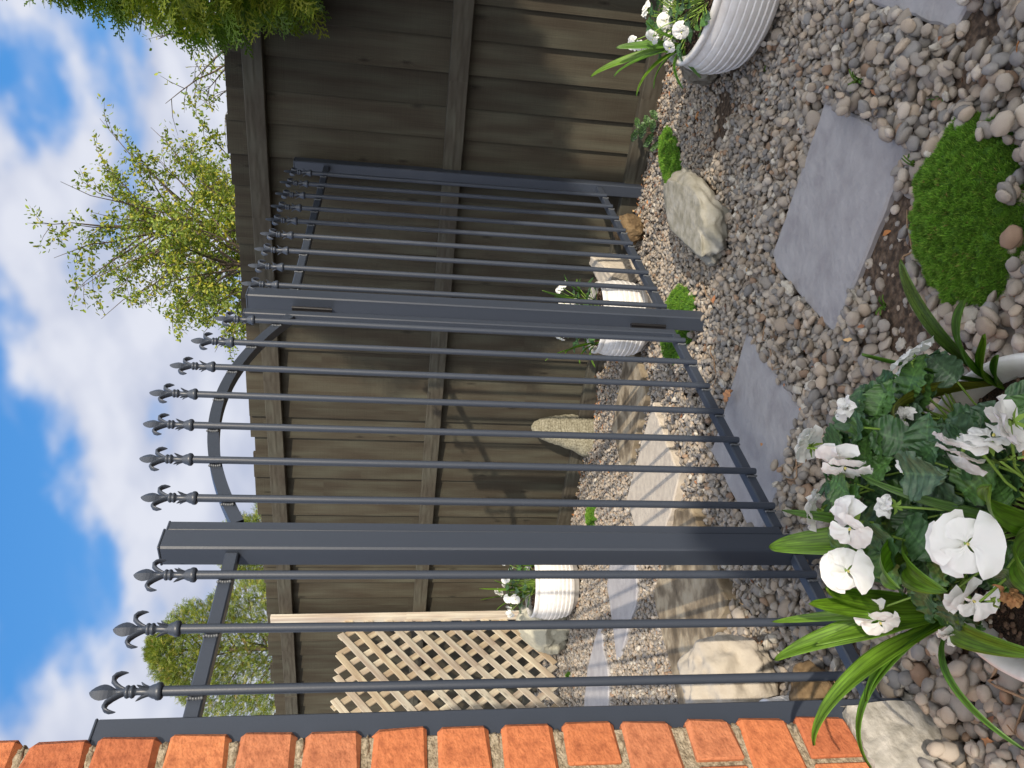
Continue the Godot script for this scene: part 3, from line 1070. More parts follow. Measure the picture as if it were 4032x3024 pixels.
func build_paving() -> void:
	paver("stepping_slab", [V(5.74, 14.07), V(4.39, 11.83), V(4.10, 11.43), V(3.85, 11.40), V(1.13, 13.27), V(2.72, 15.78), V(3.05, 16.02)], 0.01, 0.3, M.slab, "large flat grey stepping slab in the pebbles in front of the long steel fence panel", "paving slab", "grey stepping slabs", 0.035, 501)
	paver("stepping_slab", [V(1.42, 17.13), V(-0.31, 14.32), V(-1.89, 15.08), V(-2.76, 15.58), V(-2.92, 15.72), V(-3.02, 16.41), V(-1.53, 18.91), V(-0.33, 18.12)], 0.01, 0.3, M.slab, "flat grey stepping slab lying under the gate with a brown dry leaf on it", "paving slab", "grey stepping slabs", 0.035, 502)
	paver("stepping_slab", [V(7.13, 12.94), V(5.45, 10.38), V(5.72, 10.08), V(8.0, 8.9), V(9.6, 11.6)], 0.01, 0.3, M.slab, "grey stepping slab cut off by the picture edge, beside the big moss dome", "paving slab", "grey stepping slabs", 0.035, 503)
	paver("stepping_slab", [V(-7.03, 28.56), V(-7.52, 28.71), V(-8.01, 28.09), V(-8.64, 27.46), V(-9.59, 26.59), V(-9.26, 25.98), V(-7.96, 25.35), V(-7.13, 24.67), V(-6.62, 24.58), V(-5.54, 25.19), V(-5.0, 25.9), V(-6.24, 28.33)], 0.04, 0.3, M.slab_far, "pale grey slab with a pointed end behind the bars nearest the lattice, nearer of two", "paving slab", "grey stepping slabs", 0.05, 504)
	paver("stepping_slab", [V(-9.19, 29.4), V(-10.17, 30.18), V(-11.55, 30.98), V(-12.25, 31.11), V(-13.64, 31.2), V(-14.4, 29.2), V(-13.6, 27.0), V(-12.16, 27.24), V(-10.88, 27.43), V(-10.34, 27.7), V(-9.83, 28.66), V(-9.18, 29.08)], 0.04, 0.3, M.slab_far, "pale grey slab farthest back, in the pebbles before the lattice panel", "paving slab", "grey stepping slabs", 0.05, 505)
	paver("stepping_stone", [V(1.5, 27.11), V(0.86, 25.89), V(0.2, 25.0), V(-0.17, 24.63), V(-0.76, 25.16), V(-1.69, 25.67), V(-2.65, 26.06), V(-3.08, 26.99), V(-2.06, 28.29), V(-1.6, 29.21), V(-0.87, 28.8), V(-0.3, 28.56), V(0.94, 28.05)], 0.18, 0.5, M.stone_brown, "brownish weathered stepping stone in front of the standing stone", "stepping stone", "natural stepping stones", 0.07, 506)
	paver("stepping_stone", [V(-0.44, 23.68), V(-1.4, 24.5), V(-2.43, 25.15), V(-3.39, 25.84), V(-3.84, 26.12), V(-4.54, 24.9), V(-4.94, 23.92), V(-4.42, 22.14), V(-3.96, 21.69), V(-3.46, 21.25), V(-2.72, 20.92), V(-2.33, 20.68), V(-2.11, 21.2), V(-1.69, 21.89), V(-1.19, 22.62), V(-0.77, 23.3)], 0.18, 0.5, M.stone_pale, "pale sandy stepping stone seen between the gate bars", "stepping stone", "natural stepping stones", 0.06, 507)
	paver("stepping_stone", [V(-3.29, 20.61), V(-3.07, 19.32), V(-3.28, 18.91), V(-4.34, 17.49), V(-4.76, 16.68), V(-5.08, 16.96), V(-5.52, 17.26), V(-6.69, 17.79), V(-7.14, 18.26), V(-7.9, 18.4), V(-8.4, 19.2), V(-7.55, 20.13), V(-6.95, 20.95), V(-6.48, 21.61), V(-6.04, 22.02), V(-5.41, 21.68), V(-4.35, 20.74)], 0.30, 0.6, M.stone_worn, "dark stained weathered stepping stone behind the short fence panel", "stepping stone", "natural stepping stones", 0.07, 508)

func rock(x: float, z: float, half: Vector3, yaw: float, seed_: int, cuts: int, m: Material, label: String, rough := 0.05, sink := 0.35, tilt := 0.0, forced := [], called := "rock") -> MeshInstance3D:
	var bs := Basis(Vector3.UP, yaw) * Basis(Vector3.RIGHT, tilt)
	rocks.append([V(x, z), half.x, half.z, yaw])
	return solo(called, rock_mesh(half * S, seed_, cuts, rough, 4, 0.72, forced), m, label, "rock", Transform3D(bs, G(x, z, half.y * (1.0 - sink))))

func build_rocks() -> void:
	var up := [Vector3(0.05, 1, 0.12).normalized(), 0.55]
	var b := rock(4.80, 20.25, Vector3(0.88, 0.66, 2.15), -0.62, 611, 5, M.rock_flat, "broad flat-topped grey boulder with specks of orange lichen in front of the long fence panel", 0.018, 0.32, 0.0, [up])
	var lr := RandomNumberGenerator.new()
	lr.seed = 4
	for q in [Vector3(0.35, 0, -0.35), Vector3(0.28, 0, -0.18), Vector3(-0.02, 0, 0.22), Vector3(-0.12, 0, 0.52), Vector3(0.30, 0, -0.24)]:
		# flecks of lichen lie on the top face of the boulder
		var lm := rock_mesh(Vector3(0.011, 0.0012, 0.007) * lr.randf_range(0.6, 1.0), 620 + int(q.x * 100), 0, 0.2, 2)
		part("lichen_patch", lm, M.lichen, b, Transform3D(Basis(Vector3.UP, lr.randf() * 6.0), Vector3(q.x * 0.92, 0.553 * 0.66 - 0.05 * q.x - 0.12 * q.z, q.z * 2.25) * S))
	rock(5.85, 27.45, Vector3(0.58, 0.62, 0.52), 0.3, 631, 7, M.rock_brown, "small brown angular rock at the foot of the timber fence behind the long fence panel", 0.06, 0.2)
	rock(4.45, 28.1, Vector3(1.05, 0.95, 0.75), 0.5, 641, 6, M.rock_sand, "pale angular rock between the white pot and the brown rock", 0.04, 0.25, 0.0, [[Vector3(0.5, 0.1, 0.85).normalized(), 0.45], [Vector3(0.95, 0.0, 0.3).normalized(), 0.55]])
	rock(-6.05, 15.2, Vector3(1.05, 1.0, 0.85), 0.4, 653, 3, M.rock_sand, "rounded sandy boulder behind the short fence panel next to the brick wall", 0.025, 0.22)
	rock(-5.3, 12.75, Vector3(0.55, 0.42, 0.45), 0.2, 661, 6, M.rock_brown, "low dark brown rock behind the bottom rail beside the brick wall", 0.05, 0.3)
	rock(9.15, 20.4, Vector3(0.80, 0.55, 0.7), 0.9, 671, 6, M.rock_dark, "grey rock wedged behind the wide white pot", 0.05, 0.3)
	rock(-11.55, 36.6, Vector3(1.25, 1.35, 1.0), 0.2, 683, 5, M.rock_green, "greenish grey rock between the far white pot and the lattice panel", 0.05, 0.25)
	standing_stone()

func standing_stone() -> void:
	# outline across the view: x to the right, y up, in S units
	var o := [V(-1.0, -0.4), V(-1.02, 0.35), V(-0.72, 0.9), V(-0.5, 1.6), V(-0.28, 2.3), V(-0.02, 2.62), V(0.2, 2.74), V(0.45, 2.66), V(0.60, 2.34), V(0.72, 1.8), V(0.80, 1.2), V(0.80, 0.4), V(0.66, -0.4)]
	var nn := noise(691, 2.4, 4)
	var rows := []
	var steps := 26
	for iy in steps + 1:
		var y := -0.4 + 3.12 * iy / steps
		var xl := 9.0
		var xr := -9.0
		for i in o.size():
			var a: Vector2 = o[i]
			var c: Vector2 = o[(i + 1) % o.size()]
			if (a.y - y) * (c.y - y) <= 0.0 and absf(a.y - c.y) > 1e-5:
				var x := lerpf(a.x, c.x, (y - a.y) / (c.y - a.y))
				xl = minf(xl, x)
				xr = maxf(xr, x)
		if xl > xr:
			xl = 0.2
			xr = 0.21
		var cx := (xl + xr) * 0.5
		var hx := (xr - xl) * 0.5
		var row := []
		for j in 36:
			var a := TAU * j / 36.0
			var ca := cos(a)
			var sa := sin(a)
			var dz := hx * 0.30 + 0.20 * (1.0 - y / 3.2)
			# facetted section: broad front split by an edge left of the middle
			var px := cx + hx * signf(ca) * pow(absf(ca), 0.75)
			var pz := dz * sa * (1.0 - 0.35 * clampf((px - cx) / maxf(hx, 0.01), -0.4, 1.0))
			var n := nn.get_noise_3d(px * 0.9, y * 0.9, pz) * 0.12 + absf(nn.get_noise_3d(px * 2.5, y * 2.5, pz * 2.0)) * 0.10
			row.append(Vector3(px + ca * n * 0.6, y + n * 0.2, pz + sa * n) * S)
		rows.append(row)
	var b := MB.new()
	b.grid(rows, true, false)
	var ring := []
	for p in rows[steps]:
		ring.append(p)
	b.poly(ring, Vector3(0, 1.0, 0) * S)
	rocks.append([V(-2.1, 34.0), 0.8, 0.5, 0.0])
	solo("standing_stone", b.mesh(), M.rock_tall, "tall pointed grey stone standing upright against the timber fence", "rock", Transform3D(Basis(Vector3.UP, 0.12), G(-2.1, 34.0, 0.0)))

# ------------------------------------------------------------------ pots
func pot_mesh(R: float, H: float) -> ArrayMesh:
	var b := MB.new()
	var prof := [Vector2(0.0, 0.0), Vector2(0.60, 0.0), Vector2(0.66, 0.03), Vector2(0.76, 0.12)]
	var nb := 8
	for k in nb:                       # raised bands with a thin groove under each
		var y0 := 0.16 + 0.74 * k / nb
		var y1 := 0.16 + 0.74 * (k + 1) / nb
		var r := func(y: float) -> float: return 0.70 + 0.30 * sin(PI * clampf(0.10 + y * 0.60, 0.0, 1.0)) - 0.10 * pow(y, 4.0)
		var r0: float = r.call(y0)
		var r1: float = r.call(y1)
		prof.append(Vector2(r0 - 0.010, y0))
		prof.append(Vector2(r0 + 0.002, y0 + 0.008))
		prof.append(Vector2((r0 + r1) * 0.5 + 0.006, (y0 + y1) * 0.5))
		prof.append(Vector2(r1 + 0.013, y1 - 0.014))
		prof.append(Vector2(r1 + 0.008, y1 - 0.004))
	prof.append_array([Vector2(0.915, 0.905), Vector2(0.935, 0.93), Vector2(0.94, 0.97), Vector2(0.925, 0.995), Vector2(0.90, 1.0), Vector2(0.865, 0.985), Vector2(0.84, 0.95), Vector2(0.82, 0.88), Vector2(0.80, 0.75), Vector2(0.0, 0.74)])
	var ps := []
	for p in prof:
		ps.append(Vector2(p.x * R * S, p.y * H * S))
	b.lathe(ps, 72)
	return b.mesh()

func pot(x: float, z: float, R: float, H: float, label: String) -> Node3D:
	rocks.append([V(x, z), R * 0.62, R * 0.62, 0.0])
	var t := thing("white_pot", label, "plant pot", Transform3D(Basis(Vector3.UP, rf(0, 6)), G(x, z, 0.05)), "white ribbed plant pots")
	part("pot_body", pot_mesh(R, H), M.pot, t)
	var nn := noise(700 + int(R * 100), 14.0, 3)
	var b := MB.new()
	var rows := []
	for i in 12:
		var row := []
		for j in 40:
			var a := TAU * j / 40.0
			var r := 0.835 * R * S * (1.0 - i / 11.0)
			row.append(Vector3(cos(a) * r, H * S * (0.90 - 0.03 * (1.0 - i / 11.0)) + nn.get_noise_2d(cos(a) * r * 8.0, sin(a) * r * 8.0) * 0.006, sin(a) * r))
		rows.append(row)
	b.grid(rows, true, false)
	part("potting_soil", b.mesh(), M.soil, t)
	var cr := []
	var cc := []
	for i in int(500 * R):
		var a := rf(0, TAU)
		var r := sqrt(rng.randf()) * 0.80 * R * S
		var s := rf(0.0015, 0.004)
		cr.append(Transform3D(Basis.from_euler(Vector3(rf(0, 6), rf(0, 6), 0)).scaled(Vector3(s, s * 0.6, s * 0.8)), Vector3(cos(a) * r, H * S * 0.895, sin(a) * r)))
		var q := rng.randf()
		cc.append(Color(0.10, 0.062, 0.04) if q < 0.6 else (Color(0.05, 0.03, 0.02) if q < 0.93 else Color(0.38, 0.34, 0.29)))
	multi("soil_crumbs", peb_meshes[0], M.litter, cr, cc, t)
	return t

# ------------------------------------------------------------------ pansies and lilies
var pansy_meshes := []
var petal_meshes := []
var peb_meshes := []

func make_plant_meshes() -> void:
	for k in 6:
		var b := MB.new()
		var r := RandomNumberGenerator.new()
		r.seed = 800 + k
		var nn := noise(810 + k, 3.0, 2)
		var ratio := r.randf_range(0.34, 0.47)
		var bend := r.randf_range(0.1, 0.5)
		var fold := r.randf_range(0.12, 0.4)
		var rows := []
		var n := 34
		for i in n + 1:
			var u := float(i) / n
			var wd := ratio * pow(sin(PI * pow(clampf(u * 0.97 + 0.03, 0.0, 1.0), 0.72)), 0.75)
			var lobe := absf(sin(PI * u * 4.6 + 0.3))
			wd *= 1.0 + 0.20 * (pow(lobe, 0.42) - 0.6) * smoothstep(0.06, 0.25, u)
			if i == n:
				wd = 0.02
			var row := []
			for j in 7:
				var s := (j - 3) / 3.0
				var y := fold * absf(s) * wd - bend * u * u * 0.45 + nn.get_noise_2d(s * 1.2, u * 2.2) * 0.09 * (0.3 + absf(s)) + 0.014 * sin(u * 30.0) * absf(s) * (1.0 - absf(s)) * 3.0
				row.append(Vector3(s * wd, y, u - 0.10 * absf(s) * absf(s) * wd))
			rows.append(row)
		b.grid(rows, false, false)
		pansy_meshes.append(b.mesh())
	for k in 4:
		var b := MB.new()
		var nn := noise(830 + k, 2.2, 3)
		var rows := []
		for i in 8:
			var u := i / 7.0
			var row := []
			for j in 13:
				var s := (j - 6) / 6.0
				var ang := s * lerpf(0.42, 0.98, smoothstep(0.0, 0.7, u)) * (1.0 if k < 2 else 1.12)
				var rr := u * (1.0 - 0.13 * s * s) * (1.0 + 0.03 * nn.get_noise_2d(s * 6.0, 3.0) + (0.04 * absf(sin(s * 9.0)) * u if k % 2 else 0.0))
				var y := 0.16 * sin(u * 2.2) - 0.14 * u * u + nn.get_noise_2d(s * 1.6, u * 1.5) * 0.20 * u + 0.055 * u * u * u * sin(s * 9.0 + k * 2.0)
				row.append(Vector3(sin(ang) * rr, y, cos(ang) * rr))
			rows.append(row)
		b.grid(rows, false, false)
		petal_meshes.append(b.mesh())

func aim(at: Vector3, dir: Vector3, upish: Vector3, scale := 1.0) -> Transform3D:      # z along dir, y near upish
	var z := dir.normalized()
	var x := upish.cross(z)
	if x.length() < 0.01:
		x = Vector3.RIGHT.cross(z)
	x = x.normalized()
	var y := z.cross(x)
	return Transform3D(Basis(x * scale, y * scale, z * scale), at)

func pansy_leaf(parent: Node, root: Vector3, at: Vector3, dir: Vector3, up: Vector3, size: float, stems: MB, called := "leaf") -> void:
	part(called, pansy_meshes[rng.randi() % pansy_meshes.size()], M.pansy[[0, 0, 1, 2, 0, 1][rng.randi() % 6]], parent, aim(at, dir, up, size))
	if stems:
		stems.tube([root, root.lerp(at, 0.55) + Vector3(0, 0.008, 0), at], [0.0016, 0.0013], 5, false)

func flower(parent: Node, at: Vector3, face: Vector3, size0: float, root: Vector3, stems: MB, open := 1.0, wilted := false) -> void:
	var size := size0 * 0.98
	var xf := aim(at, face, Vector3.UP)          # local z looks out of the flower, y is up
	var cb := MB.new()
	for k in 5:                                   # sepals behind
		var a := TAU * k / 5.0 + 0.3
		var d := Vector3(cos(a), sin(a), 0)
		var s := Vector3(-sin(a), cos(a), 0)
		var l := size * 0.24
		var r0 := [Vector3(0, 0, -0.006) - s * 0.0015, Vector3(0, 0, -0.006) + s * 0.0015]
		var r1 := [d * l * 0.55 - s * size * 0.05 + Vector3(0, 0, -0.009), d * l * 0.55 + s * size * 0.05 + Vector3(0, 0, -0.009)]
		var r2 := [d * l - s * 0.0004 + Vector3(0, 0, -0.014 * open), d * l + s * 0.0004 + Vector3(0, 0, -0.014 * open)]
		cb.grid([r0, r1, r2], false, false)
	cb.tube([Vector3(0, 0, -0.004), Vector3(0, 0, 0.002)], [size * 0.05, size * 0.03], 7)
	var f := part("flower", cb.mesh(), M.calyx, parent, xf)
	var m: Material = M.dried if wilted else M.petal
	var spec := [[1.98, 0.58, -0.25, 1.12], [1.20, 0.56, -0.32, 1.12], [2.88, 0.46, 0.15, 0.92], [0.26, 0.46, 0.10, 0.92], [4.71, 0.50, 0.22, 1.28]]
	var flop := rf(-0.35, 0.35)
	for q in spec:
		var a: float = q[0] + rf(-0.12, 0.12)
		var d := Vector3(cos(a), sin(a), 0)
		var out := d * open + Vector3(0, 0, (1.0 - open) * 1.1 + rf(-0.28, 0.28) + flop * sin(a * 1.5) + q[2] * 0.6)
		var x := aim(Vector3(0, 0, q[2] * 0.012), out, Vector3(0, 0, 1), size * float(q[1]) * rf(0.86, 1.06))
		x.basis = x.basis * Basis.from_scale(Vector3(float(q[3]), 1.0, 1.0))
		if open < 0.6 or wilted:
			x.basis = x.basis * Basis.from_scale(Vector3(0.6, 1.6, 0.9))
		part("petal", petal_meshes[rng.randi() % 4], m, f, x)
	if open > 0.7 and not wilted:
		var tb := MB.new()
		tb.lathe([Vector2(0.0015, 0.0), Vector2(0.0012, 0.002), Vector2(0.0, 0.003)], 8)
		part("throat", tb.mesh(), M.throat, f, Transform3D(Basis(Vector3.RIGHT, PI / 2), Vector3(0, -0.001, 0.004)))
	if stems:
		var back := at - face.normalized() * 0.006
		stems.tube([root, root.lerp(back, 0.6) + Vector3(0, 0.02, 0), back + Vector3(0, 0.010, 0) - face * 0.006, back], [0.0017, 0.0014], 5, false)

func strap(parent: Node, a: Vector3, b: Vector3, arch: float, width: float, m: Material, sag := 0.0, twist := 0.0, lean := Vector3.ZERO, label := "") -> void:
	var n := 18
	var c1 := a.lerp(b, 0.30) + Vector3(0, arch, 0) + lean
	var c2 := a.lerp(b, 0.72) + Vector3(0, arch * (1.0 - sag) - sag * 0.02, 0) + lean * 0.6
	var rows := []
	for i in n + 1:
		var u := float(i) / n
		var v := 1.0 - u
		var p := a * v * v * v + c1 * 3.0 * v * v * u + c2 * 3.0 * v * u * u + b * u * u * u
		var d := ((c1 - a) * v * v + (c2 - c1) * 2.0 * v * u + (b - c2) * u * u).normalized()
		var side := d.cross(Vector3.UP)
		if side.length() < 0.05:
			side = Vector3.RIGHT
		side = side.normalized().rotated(d, twist * (u - 0.15))
		var upv := side.cross(d).normalized()
		var wd := width * 1.22 * (0.30 + 0.70 * smoothstep(0.0, 0.34, u)) * pow(clampf((1.0 - u) / 0.62, 0.0, 1.0), 0.62)
		if i == n:
			wd = 0.0003
		var row := []
		for j in 7:
			var s := (j - 3) / 3.0
			row.append(p + side * s * wd * 0.5 + upv * (absf(s) * wd * 0.17 + 0.0016 * cos(s * 9.0)))
		rows.append(row)
	var mb := MB.new()
	mb.grid(rows, false, false)
	var o := part("leaf", mb.mesh(), m, parent)
	if label:
		o.set_meta("label", label)

func stems_part(parent: Node, st: MB) -> void:
	if st.v.size():
		part("stems", st.mesh(), M.calyx, parent)

# a small pansy plant growing in a pot: leaves over a low dome, flowers above them
func pansy_plant(label: String, c: Vector3, radius: float, height: float, leaves: int, flowers: int, leaf_size: float, toward: Vector3, group := "white pansies in pots") -> void:
	var t := thing("pansy_plant", label, "pansy plant", Transform3D(Basis(), c), group)
	var st := MB.new()
	for i in leaves:
		var a := TAU * i * 0.381966 + rf(-0.3, 0.3)
		var q := (i + 0.5) / leaves
		var rr := sqrt(q) * radius * rf(0.8, 1.1)
		var y := height * sqrt(maxf(0.0, 1.0 - q * 0.85)) * rf(0.45, 0.95)
		var d := Vector3(cos(a), rf(-0.25, 0.35), sin(a))
		var p := Vector3(cos(a) * rr, y, sin(a) * rr)
		pansy_leaf(t, Vector3(cos(a), 0, sin(a)) * rr * 0.2, p - d * leaf_size * 0.4, d, (Vector3(0, 1, 0) + Vector3(cos(a), 0, sin(a)) * 0.45).normalized(), leaf_size * rf(0.7, 1.15), st)
	for i in flowers:
		var a := TAU * i / flowers + rf(-0.4, 0.4)
		var rr := radius * rf(0.45, 1.05)
		var p := Vector3(cos(a) * rr, height * rf(0.65, 1.0), sin(a) * rr)
		var fdir := (Vector3(cos(a), rf(0.0, 0.5), sin(a)) * 0.6 + toward * rf(0.2, 0.9)).normalized()
		flower(t, p, fdir, leaf_size * rf(1.0, 1.25), Vector3(cos(a), 0, sin(a)) * rr * 0.3, st, 1.0 if rng.randf() < 0.75 else 0.5)
	stems_part(t, st)

func lily_plant(label: String, c: Vector3, leaves: Array, group := "lily shoots in pots") -> void:
	# leaves: [tip offset in S units (x, y up, z towards the viewer), arch, width in metres, material, sag]
	var t := thing("lily_plant", label, "lily plant", Transform3D(Basis(), c), group)
	for q in leaves:
		var tip: Vector3 = q[0] * S
		strap(t, Vector3(tip.x, 0, tip.z).normalized() * 0.006, tip, q[1], q[2], M.lily[q[3]], q[4], rf(-0.5, 0.5))

func P3(x: float, h: float, z: float) -> Vector3:
	return W(x, h, z)

func build_near_pot() -> void:
	pot(-1.05, 6.45, 1.62, 2.0, "nearest white pot, cut off by the picture edge and full of pansies and lily leaves")
	# lilies: base, tip, arch (m), width (m), material, sag, twist
	var sets := [
		["lily_plant", "lily shoot with yellow-flecked leaves on the bare soil side of the nearest pot", P3(0.17, -6.0, 6.92), [
			[P3(1.31, -4.7, 6.71), 0.035, 0.0150, 2, 0.1, 0.5, "broad leaf with rows of pale flecks"], [P3(0.84, -4.6, 5.71), 0.04, 0.0130, 1, 0.1, 0.3, ""],
			[P3(0.41, -4.45, 6.88), 0.0, 0.0125, 1, 0.0, 0.4, ""], [P3(-0.27, -4.65, 6.51), 0.09, 0.0160, 3, 0.2, 0.3, "drooping yellowed leaf with pale flecks"],
			[P3(0.60, -5.2, 6.22), 0.04, 0.0110, 0, 0.6, 0.2, ""], [P3(0.43, -5.5, 6.40), 0.01, 0.0110, 1, 0.1, 0.2, ""]]],
		["lily_plant", "lily with the longest fan of leaves, on the brick wall side of the nearest pot", P3(-2.18, -6.0, 7.30), [
			[P3(-1.99, -4.02, 6.91), 0.03, 0.0165, 0, 0.0, 0.3, ""], [P3(-2.62, -4.5, 7.58), 0.03, 0.0145, 0, 0.1, 0.4, ""], [P3(-3.66, -4.5, 7.54), 0.075, 0.0175, 0, 0.15, 0.2, ""],
			[P3(-3.18, -5.0, 7.42), 0.06, 0.0120, 1, 0.3, 0.3, ""], [P3(-3.95, -5.2, 7.60), 0.10, 0.0085, 1, 0.2, 0.1, ""], [P3(-2.05, -5.35, 5.55), 0.075, 0.0190, 0, 0.2, 0.5, ""],
			[P3(-3.04, -5.6, 6.05), 0.09, 0.0075, 1, 0.3, 0.2, ""], [P3(-3.02, -4.4, 8.25), 0.06, 0.0185, 0, 0.2, 0.5, ""], [P3(-2.61, -4.4, 8.33), 0.06, 0.0080, 0, 0.2, 0.2, ""],
			[P3(-2.45, -5.9, 8.4), 0.12, 0.0120, 0, 0.7, 0.3, ""], [P3(-2.75, -4.75, 7.95), 0.05, 0.0150, 0, 0.2, 0.4, ""], [P3(-1.80, -4.1, 6.75), 0.06, 0.0150, 0, 0.1, 0.3, ""], [P3(-1.75, -5.2, 6.6), 0.03, 0.0210, 1, 0.2, 0.6, ""]]],
		["lily_plant", "lily rising through the middle of the pansies in the nearest pot", P3(-1.30, -5.5, 6.75), [
			[P3(-1.63, -4.02, 7.73), 0.06, 0.0190, 0, 0.1, 0.3, ""], [P3(-1.16, -3.89, 7.26), 0.02, 0.0090, 1, 0.0, 0.2, ""], [P3(-1.55, -4.07, 6.75), 0.03, 0.0150, 0, 0.0, 0.2, ""],
			[P3(-1.54, -4.12, 5.74), 0.075, 0.0225, 0, 0.2, 0.4, ""], [P3(-1.50, -4.35, 5.49), 0.09, 0.0240, 0, 0.3, 0.3, ""]]],
		["lily_plant", "lily with recurved yellow-green leaves at the near edge of the nearest pot", P3(-1.03, -5.6, 5.65), [
			[P3(-0.58, -4.14, 4.84), 0.055, 0.0170, 0, 0.2, 0.5, ""], [P3(-1.32, -4.51, 4.74), 0.075, 0.0210, 0, 0.4, 0.3, ""], [P3(-0.93, -4.42, 5.69), 0.035, 0.0085, 0, 0.1, 0.2, ""],
			[P3(-0.70, -4.23, 6.49), 0.05, 0.0060, 1, 0.1, 0.1, ""]]]]
	for q in sets:
		var t := thing(q[0], q[1], "lily plant")
		for f in q[3]:
			strap(t, q[2] + Vector3(rf(-0.004, 0.004), 0, rf(-0.004, 0.004)), f[0], f[1], f[2] * 1.62, M.lily[f[3]], f[4], f[5], Vector3.ZERO, f[6])
	# three pansy plants; each leaf and flower goes to the nearest one
	var cs := [P3(-0.45, -5.95, 7.0), P3(-1.45, -5.95, 6.9), P3(-0.95, -5.95, 5.75)]
	var ts := [thing("pansy_plant", "bushy white pansy next to the flecked lily shoot in the nearest pot", "pansy plant"),
		thing("pansy_plant", "bushy white pansy among the long lily leaves in the nearest pot", "pansy plant"),
		thing("pansy_plant", "white pansy at the near edge of the nearest pot with two dried blooms", "pansy plant")]
	var sts := [MB.new(), MB.new(), MB.new()]
	var pick := func(p: Vector3) -> int:
		var best := 0
		for k in 3:
			if Vector2(p.x - cs[k].x, p.z - cs[k].z).length() < Vector2(p.x - cs[best].x, p.z - cs[best].z).length():
				best = k
		return best
	var made := 0
	var tries := 0
	while made < 210 and tries < 2000:
		tries += 1
		var a := rf(0, TAU)
		var q := sqrt(rng.randf())
		var x := -0.82 + cos(a) * q * 1.22
		var z := 6.72 + sin(a) * q * 1.38
		if (x > 0.02 and z < 6.75) or (x < -1.55 and z < 6.25):
			continue
		var layer := rng.randf()
		var h := -5.80 + 1.62 * sqrt(1.0 - q * q * 0.90) * (0.45 + 0.55 * layer)
		var p := P3(x, h, z)
		var k: int = pick.call(p)
		var outv := Vector3(cos(a), 0, -sin(a))
		var d := (outv * rf(0.2, 1.0) + Vector3(rf(-0.7, 0.7), rf(-0.35, 0.25), rf(-0.7, 0.7))).normalized()
		var up := (Vector3(0, 1, 0) + outv * q * 0.6 + Vector3(rf(-0.35, 0.35), 0, rf(-0.2, 0.5))).normalized()
		var size := rf(0.034, 0.058)
		pansy_leaf(ts[k], cs[k] + Vector3(rf(-0.03, 0.03), 0.0, rf(-0.03, 0.03)), p - d * size * 0.5, d, up, size, sts[k])
		made += 1
	var fl := [[0.43, -4.95, 6.83, V3(0.75, 0.35, -0.5), 0.055, 1.0], [-0.12, -4.45, 7.02, V3(0.3, 0.6, 0.2), 0.046, 0.5], [-0.52, -4.35, 7.62, V3(0.3, 0.25, -0.8), 0.050, 1.0],
		[-0.62, -4.15, 6.62, V3(-0.75, 0.15, 0.25), 0.058, 0.9], [-0.40, -4.6, 5.68, V3(-0.85, 0.25, -0.15), 0.054, 0.8], [-0.30, -4.7, 5.50, V3(0.75, 0.1, 0.3), 0.050, 0.8],
		[-0.16, -4.6, 5.23, V3(-0.3, 0.2, -0.8), 0.050, 1.0], [-0.57, -4.6, 6.28, V3(-0.2, 0.7, 0.4), 0.042, 0.45], [-0.21, -4.8, 6.7, V3(0.5, 0.3, 0.4), 0.040, 0.5],
		[-0.95, -4.4, 6.28, V3(0.1, 0.8, 0.3), 0.040, 0.45], [-1.17, -4.15, 6.48, V3(-0.35, 0.55, 0.25), 0.054, 1.0], [-1.60, -4.2, 6.60, V3(0.02, 0.42, 0.9), 0.054, 1.0],
		[-1.08, -4.35, 5.30, V3(0.05, 0.65, 0.75), 0.060, 1.0], [-2.22, -4.9, 7.12, V3(-0.5, 0.25, 0.6), 0.050, 1.0], [-1.70, -5.0, 6.03, V3(-0.3, -0.05, 0.6), 0.048, 0.8],
		[-2.22, -5.45, 6.70, V3(-0.6, 0.1, 0.5), 0.042, 0.7], [-1.15, -4.25, 7.25, V3(-0.1, 0.5, -0.6), 0.050, 1.0], [-0.15, -5.0, 7.5, V3(0.3, 0.2, -0.7), 0.045, 0.9]]
	for q in fl:
		var p := P3(q[0], q[1], q[2])
		var k: int = pick.call(p)
		flower(ts[k], p, q[3], q[4], cs[k] + Vector3(rf(-0.03, 0.03), 0.02, rf(-0.03, 0.03)), sts[k], q[5])
	for q in [[-1.60, -4.95, 5.62], [-0.42, -4.85, 5.36]]:
		flower(ts[2], P3(q[0], q[1], q[2]), V3(0.3, -0.6, 0.5), 0.036, cs[2], sts[2], 0.3, true)
	for k in 3:
		stems_part(ts[k], sts[k])

func V3(a: float, b: float, c: float) -> Vector3:
	return Vector3(a, b, c)

